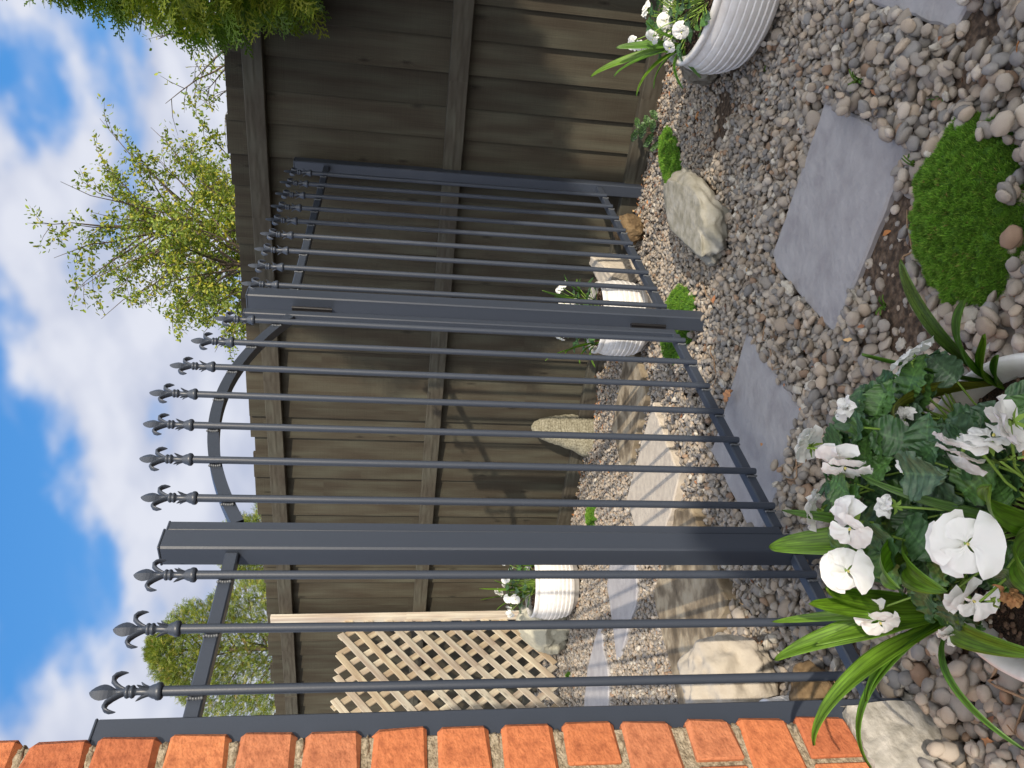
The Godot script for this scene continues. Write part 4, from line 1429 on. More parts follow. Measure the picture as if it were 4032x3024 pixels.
func build_other_pots() -> void:
	var to_eye := func(p: Vector3) -> Vector3: return (cam_pos - p).normalized()
	# the wide bowl at the edge of the picture
	pot(9.72, 17.35, 2.14, 1.80, "wide white ribbed pot cut off by the picture edge near the timber fence")
	var c := G(9.05, 17.0, 1.55)
	pansy_plant("leafy white pansy in the wide pot cut off by the picture edge", c, 0.155, 0.11, 52, 7, 0.036, to_eye.call(c))
	pansy_plant("white pansy on the fence side of the wide pot cut off by the picture edge", G(9.35, 18.75, 1.55), 0.13, 0.12, 40, 7, 0.038, to_eye.call(c))
	lily_plant("dark green lily shoot leaning over the rim of the wide shaded pot towards the fence", G(8.45, 18.15, 1.53), [
		[V3(-0.50, 2.1, -1.35), 0.06, 0.024, 0, 0.1], [V3(-0.75, 1.7, -0.55), 0.05, 0.026, 1, 0.1], [V3(-0.15, 1.75, -0.3), 0.04, 0.026, 1, 0.1], [V3(-1.05, 1.0, -0.9), 0.06, 0.020, 0, 0.3],
		[V3(-1.05, 0.75, -0.3), 0.05, 0.018, 1, 0.3], [V3(-1.15, 0.15, 0.1), 0.06, 0.020, 1, 0.4], [V3(-0.95, -0.2, 0.35), 0.05, 0.015, 1, 0.5], [V3(-0.5, 0.7, 0.5), 0.05, 0.016, 0, 0.2], [V3(0.3, 1.2, 0.3), 0.04, 0.026, 1, 0.2]])
	# the pot behind the hinge post
	pot(2.35, 25.6, 1.30, 1.85, "white ribbed pot behind the hinge post of the gate")
	c = G(2.4, 25.6, 1.7)
	pansy_plant("white pansy in the sunlit pot behind the hinge post", c, 0.135, 0.17, 56, 10, 0.040, to_eye.call(c))
	lily_plant("lily shoot on the fence panel side of the pot behind the hinge post", G(2.85, 25.7, 1.68), [
		[V3(0.35, 2.0, -0.2), 0.04, 0.022, 0, 0.1], [V3(-0.35, 2.3, 0.2), 0.04, 0.014, 0, 0.0], [V3(-0.55, 1.5, 0.3), 0.04, 0.018, 1, 0.2], [V3(0.75, 0.9, 0.2), 0.06, 0.020, 0, 0.3], [V3(0.1, 1.7, 0.3), 0.03, 0.016, 0, 0.1], [V3(0.9, 1.3, 0.0), 0.06, 0.016, 1, 0.3]])
	lily_plant("lily shoot on the gate side of the pot behind the hinge post", G(1.55, 25.3, 1.68), [
		[V3(-0.75, 1.9, 0.2), 0.05, 0.014, 0, 0.1], [V3(-0.5, 1.25, 0.2), 0.05, 0.020, 0, 0.2], [V3(-0.8, 0.75, 0.3), 0.05, 0.022, 0, 0.3], [V3(-0.9, 0.2, 0.2), 0.06, 0.014, 0, 0.5], [V3(0.2, 1.4, 0.0), 0.03, 0.016, 0, 0.1]])
	# the pot at the far end
	pot(-9.05, 34.8, 1.58, 2.10, "white ribbed pot farthest away, against the greenish rock by the lattice")
	c = G(-9.0, 34.8, 1.9)
	pansy_plant("white pansy in the farthest pot near the lattice", c, 0.155, 0.18, 56, 11, 0.044, to_eye.call(c))
	lily_plant("thin lily shoot standing above the farthest pot near the lattice", G(-9.3, 34.6, 1.9), [
		[V3(0.15, 2.6, 0.2), 0.02, 0.012, 0, 0.0], [V3(-0.35, 2.5, 0.2), 0.03, 0.012, 0, 0.0], [V3(-0.85, 1.75, 0.1), 0.05, 0.013, 0, 0.1], [V3(0.5, 1.9, 0.1), 0.04, 0.012, 0, 0.1], [V3(-0.3, 1.2, 0.4), 0.04, 0.013, 1, 0.2]])
	lily_plant("lily shoot in the farthest pot showing beside the latch post", G(-8.3, 34.9, 1.9), [
		[V3(0.7, 1.9, 0.1), 0.04, 0.014, 0, 0.1], [V3(0.25, 1.7, 0.1), 0.04, 0.013, 0, 0.1], [V3(0.9, 1.0, 0.3), 0.05, 0.014, 0, 0.2]])
	# a low dish almost wholly behind the wall post
	pot(-6.17, 13.0, 0.72, 0.95, "white pot rim just showing behind the wall post beside the brick wall")

# ------------------------------------------------------------------ moss
func moss(x: float, z: float, rx: float, rz: float, yaw: float, h: float, blades: int, length: float, label: String) -> void:
	rocks.append([V(x, z), rx * 1.14, rz * 1.14, yaw])
	var t := thing("moss_clump", label, "moss", Transform3D(Basis(Vector3.UP, yaw), G(x, z, -0.02)), "green moss clumps in the pebbles")
	var nn := noise(int(absf(x) * 97.0 + absf(z) * 31.0), 1.6, 3)
	var out := func(a: float) -> float: return 1.0 + 0.16 * nn.get_noise_2d(cos(a) * 1.3, sin(a) * 1.3)
	var hgt := func(px: float, pz: float, q: float) -> float: return h * S * (pow(maxf(0.0, 1.0 - q * q), 0.55) * (0.85 + 0.35 * nn.get_noise_2d(px * 22.0, pz * 22.0)) + 0.02)
	var b := MB.new()
	var rows := []
	for i in 14:
		var q := 1.0 - i / 13.0
		var row := []
		for j in 40:
			var a := TAU * j / 40.0
			var r: float = out.call(a) * q
			var px := cos(a) * r * rx * S
			var pz := sin(a) * r * rz * S
			row.append(Vector3(px, hgt.call(px, pz, q), pz))
		rows.append(row)
	b.grid(rows, true, false)
	part("mound", b.mesh(), M.moss_core, t)
	var bl := MB.new()
	for k in 3:                                     # a tiny sprig of three pointed leaves
		var a := TAU * k / 3.0 + 0.4
		var o := Vector3(cos(a), 0, sin(a)) * 0.10
		var s := Vector3(-sin(a), 0, cos(a)) * 0.085
		var r0 := [o * 0.4 - s * 0.7, o * 0.4 + s * 0.7]
		var r1 := [o * 1.6 - s + Vector3(0, 0.55, 0), o * 1.6 + s + Vector3(0, 0.55, 0)]
		var tip := o * (3.2 + k) + Vector3(0, 1.0 - 0.06 * k, 0)
		bl.grid([r0, r1, [tip - s * 0.05, tip + s * 0.05]], false, false)
	var xs := []
	var cs := []
	for i in blades:
		var a := rf(0, TAU)
		var q := sqrt(rng.randf())
		var r: float = out.call(a) * q
		var px := cos(a) * r * rx * S
		var pz := sin(a) * r * rz * S
		var nrm := Vector3(cos(a) * q * 0.9 * h / rx * 1.6, 1.0, sin(a) * q * 0.9 * h / rz * 1.6)
		nrm += Vector3(rf(-0.55, 0.55), rf(-0.1, 0.1), rf(-0.55, 0.55))
		var l := length * rf(0.6, 1.25)
		var xf := aim(Vector3(px, hgt.call(px, pz, q) - length * 0.15, pz), Vector3(rf(-1, 1), 0, rf(-1, 1)).cross(nrm), nrm)
		xf.basis = xf.basis * Basis.from_scale(Vector3(l * 0.55, l, l * 0.55))
		xs.append(xf)
		var v := rf(0.7, 1.25) * (0.8 + 0.4 * nn.get_noise_2d(px * 30.0, pz * 30.0))
		var c := Color(0.15, 0.34, 0.026) * v
		if rng.randf() < 0.14:
			c = Color(0.23, 0.41, 0.045)
		elif rng.randf() < 0.02:
			c = Color(0.28, 0.22, 0.07)
		cs.append(c)
	multi("sprigs", bl.mesh(), M.moss, xs, cs, t)

func build_moss() -> void:
	moss(2.62, 9.78, 1.36, 1.02, 0.25, 0.52, 27000, 0.0105, "largest round dome of bright green moss at the picture edge")
	moss(7.35, 24.05, 1.50, 0.62, 0.64, 0.30, 6500, 0.011, "long strip of green moss at the foot of the timber fence")
	moss(1.95, 22.1, 1.12, 1.30, 0.3, 0.40, 7000, 0.011, "moss dome behind the foot of the hinge post")
	moss(-5.5, 32.1, 0.55, 0.62, 0.0, 0.30, 2600, 0.011, "small far moss tuft near the timber fence beyond the pale stepping stone")
	moss(-7.35, 17.75, 0.20, 0.24, 0.0, 0.2, 700, 0.010, "tiny moss tuft beside the sandy boulder")
	moss(-13.3, 34.6, 0.26, 0.26, 0.0, 0.2, 500, 0.010, "tiny moss tuft at the foot of the lattice panel")

# ------------------------------------------------------------------ gravel
func in_view(p: Vector3, margin: float) -> bool:
	var d := p - cam_pos
	var f := d.dot(cam_f)
	if f < 0.05:
		return false
	var k := tan(deg_to_rad(26.25))
	return absf(d.dot(cam_y)) < f * k * (1.0 + margin) and absf(d.dot(cam_x)) < f * k * 4.0 / 3.0 * (1.0 + margin)

func make_pebbles() -> void:
	for k in 10:
		var n1 := noise(900 + k, 0.9, 2)
		var n2 := noise(920 + k, 2.2, 2)
		var amp := 0.17 if k < 7 else 0.5
		peb_meshes.append(blob(2, func(d: Vector3) -> Vector3:
			var p := d * (1.0 + amp * n1.get_noise_3dv(d) + 0.06 * n2.get_noise_3dv(d))
			if k >= 7:
				p = d * (1.0 + 0.45 * n1.get_noise_3dv(d * 1.5) + 0.22 * n2.get_noise_3dv(d * 1.6))
			return p))

const CELL := 0.005
var hx0 := -2.55
var hz0 := -5.3
var hw := 860
var hd := 930
var hmap := PackedFloat32Array()
var block := PackedByteArray()

func build_gravel() -> void:
	hmap.resize(hw * hd)
	block.resize(hw * hd)
	var patches := [[2.7, 12.0, 0.85], [2.0, 11.7, 0.75], [1.3, 11.2, 0.75], [0.75, 10.7, 0.6], [5.2, 9.95, 0.5], [7.4, 19.8, 0.8], [-4.0, 12.1, 0.5], [8.6, 19.2, 0.6], [6.6, 10.1, 0.5], [4.6, 10.1, 0.35]]
	var nn := noise(930, 1.6, 3)
	for j in hd:
		var z := hz0 + (j + 0.5) * CELL
		for i in hw:
			var x := hx0 + (i + 0.5) * CELL
			var n := (WN.x * x - WN.y * z) / S
			var k := j * hw + i
			hmap[k] = gy(x, z) - 0.014
			if n > WD - 0.05 or n < 2.0:
				block[k] = 1
	for s in slabs:
		var poly: PackedVector2Array = s[0]
		var lo := Vector2(1e9, 1e9)
		var hi := Vector2(-1e9, -1e9)
		for p in poly:
			lo = lo.min(p)
			hi = hi.max(p)
		for j in range(maxi(0, int((-hi.y * S - hz0) / CELL)), mini(hd, int((-lo.y * S - hz0) / CELL) + 1)):
			for i in range(maxi(0, int((lo.x * S - hx0) / CELL)), mini(hw, int((hi.x * S - hx0) / CELL) + 1)):
				var p := Vector2((hx0 + (i + 0.5) * CELL) / S, -(hz0 + (j + 0.5) * CELL) / S)
				if Geometry2D.is_point_in_polygon(p, poly):
					block[j * hw + i] = 1
	for r in rocks:
		var c: Vector2 = r[0]
		var rad := maxf(r[1], r[2])
		for j in range(maxi(0, int((-(c.y + rad) * S - hz0) / CELL)), mini(hd, int((-(c.y - rad) * S - hz0) / CELL) + 1)):
			for i in range(maxi(0, int(((c.x - rad) * S - hx0) / CELL)), mini(hw, int(((c.x + rad) * S - hx0) / CELL) + 1)):
				var p := Vector2((hx0 + (i + 0.5) * CELL) / S - c.x, -(hz0 + (j + 0.5) * CELL) / S - c.y)
				p = p.rotated(-r[3])
				if pow(p.x / r[1], 2.0) + pow(p.y / r[2], 2.0) < 0.62:
					block[j * hw + i] = 1
	var count := 56000
	var xf := []
	var col := []
	var kind := []
	var top := []
	var size := []
	var made := 0
	var tries := 0
	while made < count and tries < count * 6:
		tries += 1
		var bi := -1
		var best := 1e9
		for q in 3:
			var i := rng.randi_range(8, hw - 9)
			var j := rng.randi_range(8, hd - 9)
			var k := j * hw + i
			if block[k]:
				continue
			var hh := hmap[k] - gy(hx0 + i * CELL, hz0 + j * CELL)
			if hh < best:
				best = hh
				bi = k
		if bi < 0:
			continue
		var ci := bi % hw
		var cj := bi / hw
		var x := hx0 + (ci + rng.randf()) * CELL
		var z := hz0 + (cj + rng.randf()) * CELL
		if not in_view(Vector3(x, gy(x, z), z), 0.22):
			continue
		var dens := 1.0
		for p in patches:
			var dd: float = Vector2(x / S - p[0], -z / S - p[1]).length() / p[2]
			if dd < 1.3:
				dens = minf(dens, pow(smoothstep(0.40, 1.25, dd + nn.get_noise_2d(x * 9.0, z * 9.0) * 0.45), 2.0))
		var small := false
		if rng.randf() > dens * 0.99 + 0.01:
			if rng.randf() < 0.06:
				small = true
			else:
				made += 0
				continue
		var dist := Vector2(x, z).length()
		var mean := lerpf(0.0270, 0.0150, smoothstep(0.9, 2.9, dist)) * (1.0 + 0.10 * nn.get_noise_2d(x * 2.0, z * 2.0))
		var L := mean * exp(rng.randfn(0.0, 0.24))
		if small:
			L *= 0.42
		var a := L * 0.5
		var bb := a * rf(0.64, 0.92)
		var cc := a * rf(0.42, 0.68)
		var yaw := rf(0, TAU)
		# rest on what lies below: mean and tilt of the heap under the stone
		var s0 := hmap[bi]
		var st := maxi(1, int(bb * 0.7 / CELL))
		if ci < st or cj < st or ci >= hw - st or cj >= hd - st:
			continue
		var hl := hmap[bi - st]
		var hr := hmap[bi + st]
		var hu := hmap[bi - st * hw]
		var hb := hmap[bi + st * hw]
		var base := (s0 * 2.0 + hl + hr + hu + hb) / 6.0 * 0.6 + maxf(maxf(hl, hr), maxf(hu, hb)) * 0.4
		var nrm := Vector3(hl - hr, 2.0 * st * CELL, hu - hb)
		nrm = Vector3(clampf(nrm.x, -0.7 * nrm.y, 0.7 * nrm.y), nrm.y, clampf(nrm.z, -0.7 * nrm.y, 0.7 * nrm.y)).normalized()
		nrm = (nrm + Vector3(rf(-0.25, 0.25), 0.0, rf(-0.25, 0.25))).normalized()
		var y := base + cc * 0.50
		var bs := aim(Vector3.ZERO, Vector3(cos(yaw), 0, sin(yaw)).cross(nrm), nrm).basis
		var kx := bs.x
		var kz := bs.z
		var r := int(a / CELL) + 1
		for dj in range(-r, r + 1):
			var j2 := cj + dj
			if j2 < 0 or j2 >= hd:
				continue
			for di in range(-r, r + 1):
				var i2 := ci + di
				if i2 < 0 or i2 >= hw:
					continue
				var ex := di * CELL
				var ez := dj * CELL
				var lx := (ex * kx.x + ez * kx.z) / a
				var lz := (ex * kz.x + ez * kz.z) / bb
				var q := 1.0 - lx * lx - lz * lz
				if q > 0.0:
					var hh := y + cc * sqrt(q) - (nrm.x * ex + nrm.z * ez) / nrm.y
					var k2 := j2 * hw + i2
					if hh > hmap[k2]:
						hmap[k2] = hh
		bs = Basis(bs.x * a, bs.y * cc, bs.z * bb)
		xf.append(Transform3D(bs, Vector3(x, y, z)))
		var t := rng.randf()
		var kk := rng.randi() % 7
		var c := Color(0.285, 0.255, 0.215)
		var tone := 0
		if t < 0.34:
			c = Color(0.36, 0.315, 0.265)
		elif t < 0.56:
			c = Color(0.29, 0.27, 0.248)
			tone = 1
		elif t < 0.72:
			c = Color(0.41, 0.34, 0.268)
			tone = 2
		elif t < 0.82:
			c = Color(0.235, 0.228, 0.222)
			tone = 3
		elif t < 0.92:
			c = Color(0.46, 0.41, 0.35)
			tone = 4
		elif t < 0.965:
			c = Color(0.52, 0.49, 0.43)
			tone = 5
			kk = 7 + rng.randi() % 3
		else:
			c = Color(0.30, 0.205, 0.140)
			tone = 6
		var v := rf(0.82, 1.2)
		col.append(Color(c.r * v, c.g * v, c.b * v, 1.0))
		kind.append(kk * 10 + tone)
		top.append(y + cc * 0.9)
		size.append(a if not small else a * 0.2)
		made += 1
	# the 300 stones that show largest stand as objects of their own
	var order := []
	for i in xf.size():
		var p: Vector3 = xf[i].origin
		if not in_view(p, -0.01):
			continue
		var ci := int((p.x - hx0) / CELL)
		var cj := int((p.z - hz0) / CELL)
		if hmap[cj * hw + ci] > top[i] + 0.002:
			continue
		if Vector2(p.x / S + 1.05, -p.z / S - 6.45).length() < 2.1:
			continue
		order.append([size[i] / p.distance_to(cam_pos), i])
	order.sort_custom(func(a, b): return a[0] > b[0])
	var alone := {}
	for k in mini(300, order.size()):
		alone[order[k][1]] = true
	var by := []
	for k in 10:
		by.append([[], []])
	for i in xf.size():
		if alone.has(i):
			continue
		var k: int = kind[i] / 10
		by[k][0].append(xf[i])
		by[k][1].append(col[i])
	var gr := Node3D.new()
	gr.name = "gravel"
	add_child(gr)
	tag(gr, "bed of small grey and tan river pebbles filling the garden", "gravel", "", "stuff")
	for k in 10:
		if by[k][0].size():
			multi("pebbles", peb_meshes[k], M.pebble, by[k][0], by[k][1], gr)
	var tones := ["warm grey", "mid grey", "tan", "dark blue-grey", "light beige", "rough whitish", "brown"]
	var mats := {}
	for i in alone:
		var tone: int = kind[i] % 10
		var kk: int = kind[i] / 10
		var c: Color = col[i]
		var step := int(clampf(c.get_luminance() / 0.03, 0, 40))
		var key := tone * 100 + step
		if not mats.has(key):
			mats[key] = tri_mat("river_pebble", lin(c.r, c.g, c.b), 0.72, 22.0, M.pebble.albedo_texture, M.pebble.normal_texture, 0.20, false)
		var p: Vector3 = xf[i].origin
		var sx := p.x / S
		var sz := -p.z / S
		var where := "in the open gravel"
		var marks := [["by the largest moss dome", 2.62, 9.78, 2.0], ["by the large slab", 3.4, 13.4, 2.9], ["by the slab under the gate", -1.2, 16.3, 2.2], ["between nearest pot and slabs", 0.4, 10.6, 2.0], ["beside the nearest pot", -1.05, 6.45, 3.2], ["by the cut-off slab", 6.6, 11.0, 2.2], ["below the brick wall", -4.6, 9.6, 1.8], ["by the wide shaded pot", 9.4, 17.5, 3.2], ["by the flat-topped boulder", 4.8, 20.5, 3.0], ["behind the short fence panel", -5.4, 15.2, 3.0]]
		for q in marks:
			if Vector2(sx - q[1], sz - q[2]).length() < q[3]:
				where = q[0]
				var ox: float = sx - float(q[1])
				var oz: float = sz - float(q[2])
				if absf(ox) > absf(oz):
					where += ", towards the timber fence" if ox > 0.0 else ", towards the brick wall"
				else:
					where += ", on its far side" if oz > 0.0 else ", on its near side"
				break
		var sca: Vector3 = xf[i].basis.get_scale()
		var form := "long" if sca.z / sca.x < 0.72 else ("oval" if sca.z / sca.x < 0.84 else "rounded")
		var big := "large " if sca.x > 0.0185 else ("small " if sca.x < 0.0115 else "")
		solo("pebble", peb_meshes[kk], mats[key], "%s%s %s pebble %s" % [big, tones[tone], form, where], "pebble", xf[i], "river pebbles in the gravel")

func heap_y(x: float, z: float) -> float:
	var i := clampi(int((x - hx0) / CELL), 0, hw - 1)
	var j := clampi(int((z - hz0) / CELL), 0, hd - 1)
	return hmap[j * hw + i]

# ------------------------------------------------------------------ litter, twigs, weeds
func scrap_mesh(k: int) -> ArrayMesh:
	var b := MB.new()
	var nn := noise(950 + k, 1.5, 2)
	var rows := []
	for i in 6:
		var u := i / 5.0
		var wd := 0.30 * sin(PI * clampf(u, 0.04, 0.96)) * (1.0 + 0.5 * nn.get_noise_2d(u * 5.0, k))
		rows.append([Vector3(-wd, 0.14 * sin(u * 3.0 + k), u - 0.5), Vector3(0.03 * sin(u * 7.0), -0.04 + 0.10 * sin(u * 3.0 + k), u - 0.5), Vector3(wd, 0.18 * sin(u * 2.4 + k), u - 0.5)])
	b.grid(rows, false, false)
	return b.mesh()

func build_litter() -> void:
	var g := Node3D.new()
	g.name = "leaf_litter"
	add_child(g)
	tag(g, "orange-brown fallen conifer scraps and leaf bits strewn over the pebbles", "leaf litter", "", "stuff")
	for k in 4:
		var xs := []
		var cs := []
		for i in 520:
			var x := 0.0
			var z := 0.0
			if i % 3 != 0:                                  # gathered along the foot of the timber fence
				var s := rf(0.0, 34.0)
				var n := WD - 0.5 - absf(rng.randfn(0.0, 0.9))
				x = WN.x * n + WS.x * s
				z = WN.y * n + WS.y * s
			else:
				x = rf(-13.0, 12.0)
				z = rf(8.0, 38.0)
			var p := Vector3(x * S, 0, -z * S)
			if (WN.x * x + WN.y * z) > WD - 0.25:
				continue
			p.y = heap_y(p.x, p.z) + 0.002
			if not in_view(p, 0.15) or block[clampi(int((p.z - hz0) / CELL), 0, hd - 1) * hw + clampi(int((p.x - hx0) / CELL), 0, hw - 1)]:
				continue
			var l := rf(0.007, 0.026)
			var bs := Basis.from_euler(Vector3(rf(-0.6, 0.6), rf(0, TAU), rf(-0.6, 0.6))).scaled(Vector3.ONE * l)
			bs = bs * Basis.from_scale(Vector3(rf(0.25, 0.9), 1, 1))
			xs.append(Transform3D(bs, p))
			cs.append([Color(0.46, 0.19, 0.06), Color(0.34, 0.15, 0.07), Color(0.55, 0.36, 0.17), Color(0.20, 0.10, 0.06)][rng.randi() % 4] * rf(0.7, 1.2))
		multi("scraps", scrap_mesh(k), M.litter, xs, cs, g)

func dry_leaf_mesh(k: int, lobes: float) -> ArrayMesh:
	var b := MB.new()
	var nn := noise(960 + k, 1.4, 3)
	var rows := []
	for i in 15:
		var u := i / 14.0
		var wd := 0.34 * pow(sin(PI * clampf(u, 0.03, 0.98)), 0.7) * (1.0 + lobes * sin(u * 19.0 + k))
		var row := []
		for j in 5:
			var s := (j - 2) / 2.0
			row.append(Vector3(s * wd, 0.16 * absf(s) + nn.get_noise_2d(u * 3.0, s * 2.0) * 0.16 + 0.10 * sin(u * 3.2), u - 0.5))
		rows.append(row)
	b.grid(rows, false, false)
	return b.mesh()

func build_single_litter() -> void:
	var leaf := func(x: float, z: float, l: float, yaw: float, k: int, lift: float, label: String) -> void:
		var p := W(x, 0, z)
		p.y = maxf(heap_y(p.x, p.z), (gh(x, z) + EYE_H) * S + lift * S) + l * 0.10
		var m := mat("dry_leaf", [lin(0.50, 0.25, 0.12), lin(0.40, 0.19, 0.07), lin(0.52, 0.34, 0.17)][k % 3], 0.8)
		m.cull_mode = BaseMaterial3D.CULL_DISABLED
		solo("dry_leaf", dry_leaf_mesh(k, 0.22), m, label, "dead leaf", Transform3D(Basis.from_euler(Vector3(rf(-0.15, 0.15), yaw, rf(-0.15, 0.15))).scaled(Vector3.ONE * l), p))
	leaf.call(-0.10, 17.55, 0.046, 0.9, 0, 0.12, "curled tan dead leaf lying on the slab under the gate")
	leaf.call(-3.15, 28.9, 0.050, 0.3, 1, 0.1, "orange dead leaf on the pebbles beside the standing stone")
	leaf.call(-2.85, 15.1, 0.028, 1.2, 2, 0.05, "small tan dead leaf under the gate beside the latch post")
	leaf.call(-4.65, 20.3, 0.030, 2.2, 1, 0.05, "small rust-brown dead leaf seen behind the short fence panel")
	leaf.call(-4.35, 8.9, 0.022, 0.4, 0, 0.05, "small pinkish dead leaf at the corner of the wall footing")
	leaf.call(7.9, 21.4, 0.034, 1.0, 1, 0.05, "rust-orange dead leaf against the grey rock by the wide pot")
	leaf.call(-1.1, 15.7, 0.012, 0.4, 1, 0.12, "tiny red-brown leaf scrap on the slab under the gate")
	var twig := func(x0: float, z0: float, x1: float, z1: float, r: float, seed_: int, label: String) -> void:
		var nn := noise(seed_, 1.0, 2)
		var pts := []
		for i in 9:
			var u := i / 8.0
			var p := W(lerpf(x0, x1, u) + nn.get_noise_2d(u * 2.5, 1.0) * 0.35, 0, lerpf(z0, z1, u) + nn.get_noise_2d(u * 2.5, 9.0) * 0.35)
			p.y = heap_y(p.x, p.z)
			pts.append(p)
		for i in range(1, 8):
			pts[i].y = maxf(pts[i].y, (pts[i - 1].y + pts[i + 1].y) * 0.5)
		for i in pts.size():
			pts[i].y += r * 1.2
		var b := MB.new()
		b.tube(pts, [r, r, r * 0.9, r * 0.9, r * 0.8, r * 0.8, r * 0.7, r * 0.6, r * 0.4], 6)
		solo("twig", b.mesh(), M.twig, label, "twig", Transform3D(), "dry twigs on the pebbles")
	twig.call(-1.0, 13.7, -1.9, 14.2, 0.0022, 1, "thin reddish twig on the pebbles between the gate slab and the nearest pot")
	twig.call(1.0, 19.4, 0.2, 18.6, 0.0024, 2, "brown twig near the foot of the hinge post")
	twig.call(1.7, 16.3, 0.5, 15.4, 0.0026, 3, "curved tan twig between the two grey slabs")
	twig.call(2.3, 18.9, 2.9, 20.4, 0.0022, 4, "bent brown twig beside the flat-topped boulder")
	twig.call(-3.3, 8.6, -3.9, 8.2, 0.0026, 5, "tan root bit on the pebbles at the corner below the wall footing")
	twig.call(6.3, 10.0, 6.9, 9.6, 0.0024, 6, "thin straw twig beside the cut-off slab")
	twig.call(2.2, 10.9, 2.9, 10.95, 0.0022, 7, "reddish twig lying against the largest moss dome")
	twig.call(-4.9, 12.9, -5.1, 12.3, 0.0022, 8, "straight tan twig behind the short fence panel near the low brown rock")
	# weeds: a few blades each
	var weed := func(x: float, z: float, n: int, l: float, label: String) -> void:
		var p := W(x, 0, z)
		p.y = heap_y(p.x, p.z) - 0.004
		var t := thing("grass_tuft", label, "weed", Transform3D(Basis(), p), "weeds in the gravel")
		for i in n:
			var a := rf(0, TAU)
			strap(t, Vector3(rf(-0.006, 0.006), 0, rf(-0.006, 0.006)), Vector3(cos(a) * l * rf(0.3, 1.0), l * rf(0.3, 0.9), sin(a) * l * rf(0.3, 1.0)), l * 0.4, rf(0.0016, 0.003), M.lily[i % 2], 0.2, 0.2)
	weed.call(4.55, 10.6, 9, 0.030, "small green weed among big pebbles by the cut-off slab")
	weed.call(5.55, 12.6, 8, 0.028, "sparse grass tuft between the two grey slabs at the picture edge")
	weed.call(1.55, 11.9, 7, 0.030, "thin grass weed in the bare soil below the large slab")
	weed.call(0.35, 10.9, 8, 0.026, "feathery green weed in the soil before the nearest pot")
	weed.call(7.6, 17.2, 5, 0.022, "tiny two-leaved weed beside the wide shaded pot")
	weed.call(3.55, 10.75, 6, 0.024, "sprig of grass between the large slab and the largest moss dome")
	# the small patterned plant at the foot of the timber fence
	var c := thing("cyclamen_plant", "small low plant with silver-patterned leaves at the foot of the timber fence", "plant", Transform3D(Basis(), G(9.0, 26.35, 0.0)))
	var st := MB.new()
	for q in [[-0.05, 0.75, 0.2, 0.30], [0.25, 0.55, 0.1, 0.26], [-0.32, 0.5, 0.25, 0.28], [0.05, 0.42, 0.4, 0.24], [0.45, 0.30, 0.2, 0.22], [-0.15, 0.95, 0.0, 0.26], [-0.5, 0.25, 0.3, 0.22], [0.2, 0.85, 0.05, 0.22]]:
		var p := Vector3(q[0], q[1], q[2]) * S
		part("leaf", petal_meshes[rng.randi() % 4], M.cyclamen, c, aim(p, V3(q[0], -0.35, 0.6), V3(0.1, 0.6, 0.9), q[3] * S * 1.3))
		st.tube([Vector3.ZERO, p * 0.6 + Vector3(0, 0.01, 0), p], [0.0014, 0.001], 5, false)
	part("stems", st.mesh(), M.twig, c)

# ------------------------------------------------------------------ trees
func tree_leaf_mesh() -> ArrayMesh:
	var b := MB.new()
	var rows := []
	for i in 5:
		var u := i / 4.0
		var wd := 0.27 * pow(sin(PI * clampf(u * 0.95 + 0.04, 0.0, 1.0)), 0.8)
		rows.append([Vector3(-wd, 0.10 + 0.28 * u * u, u), Vector3(0, 0.30 * u * u, u), Vector3(wd, 0.10 + 0.28 * u * u, u)])
	b.grid(rows, false, false)
	return b.mesh()

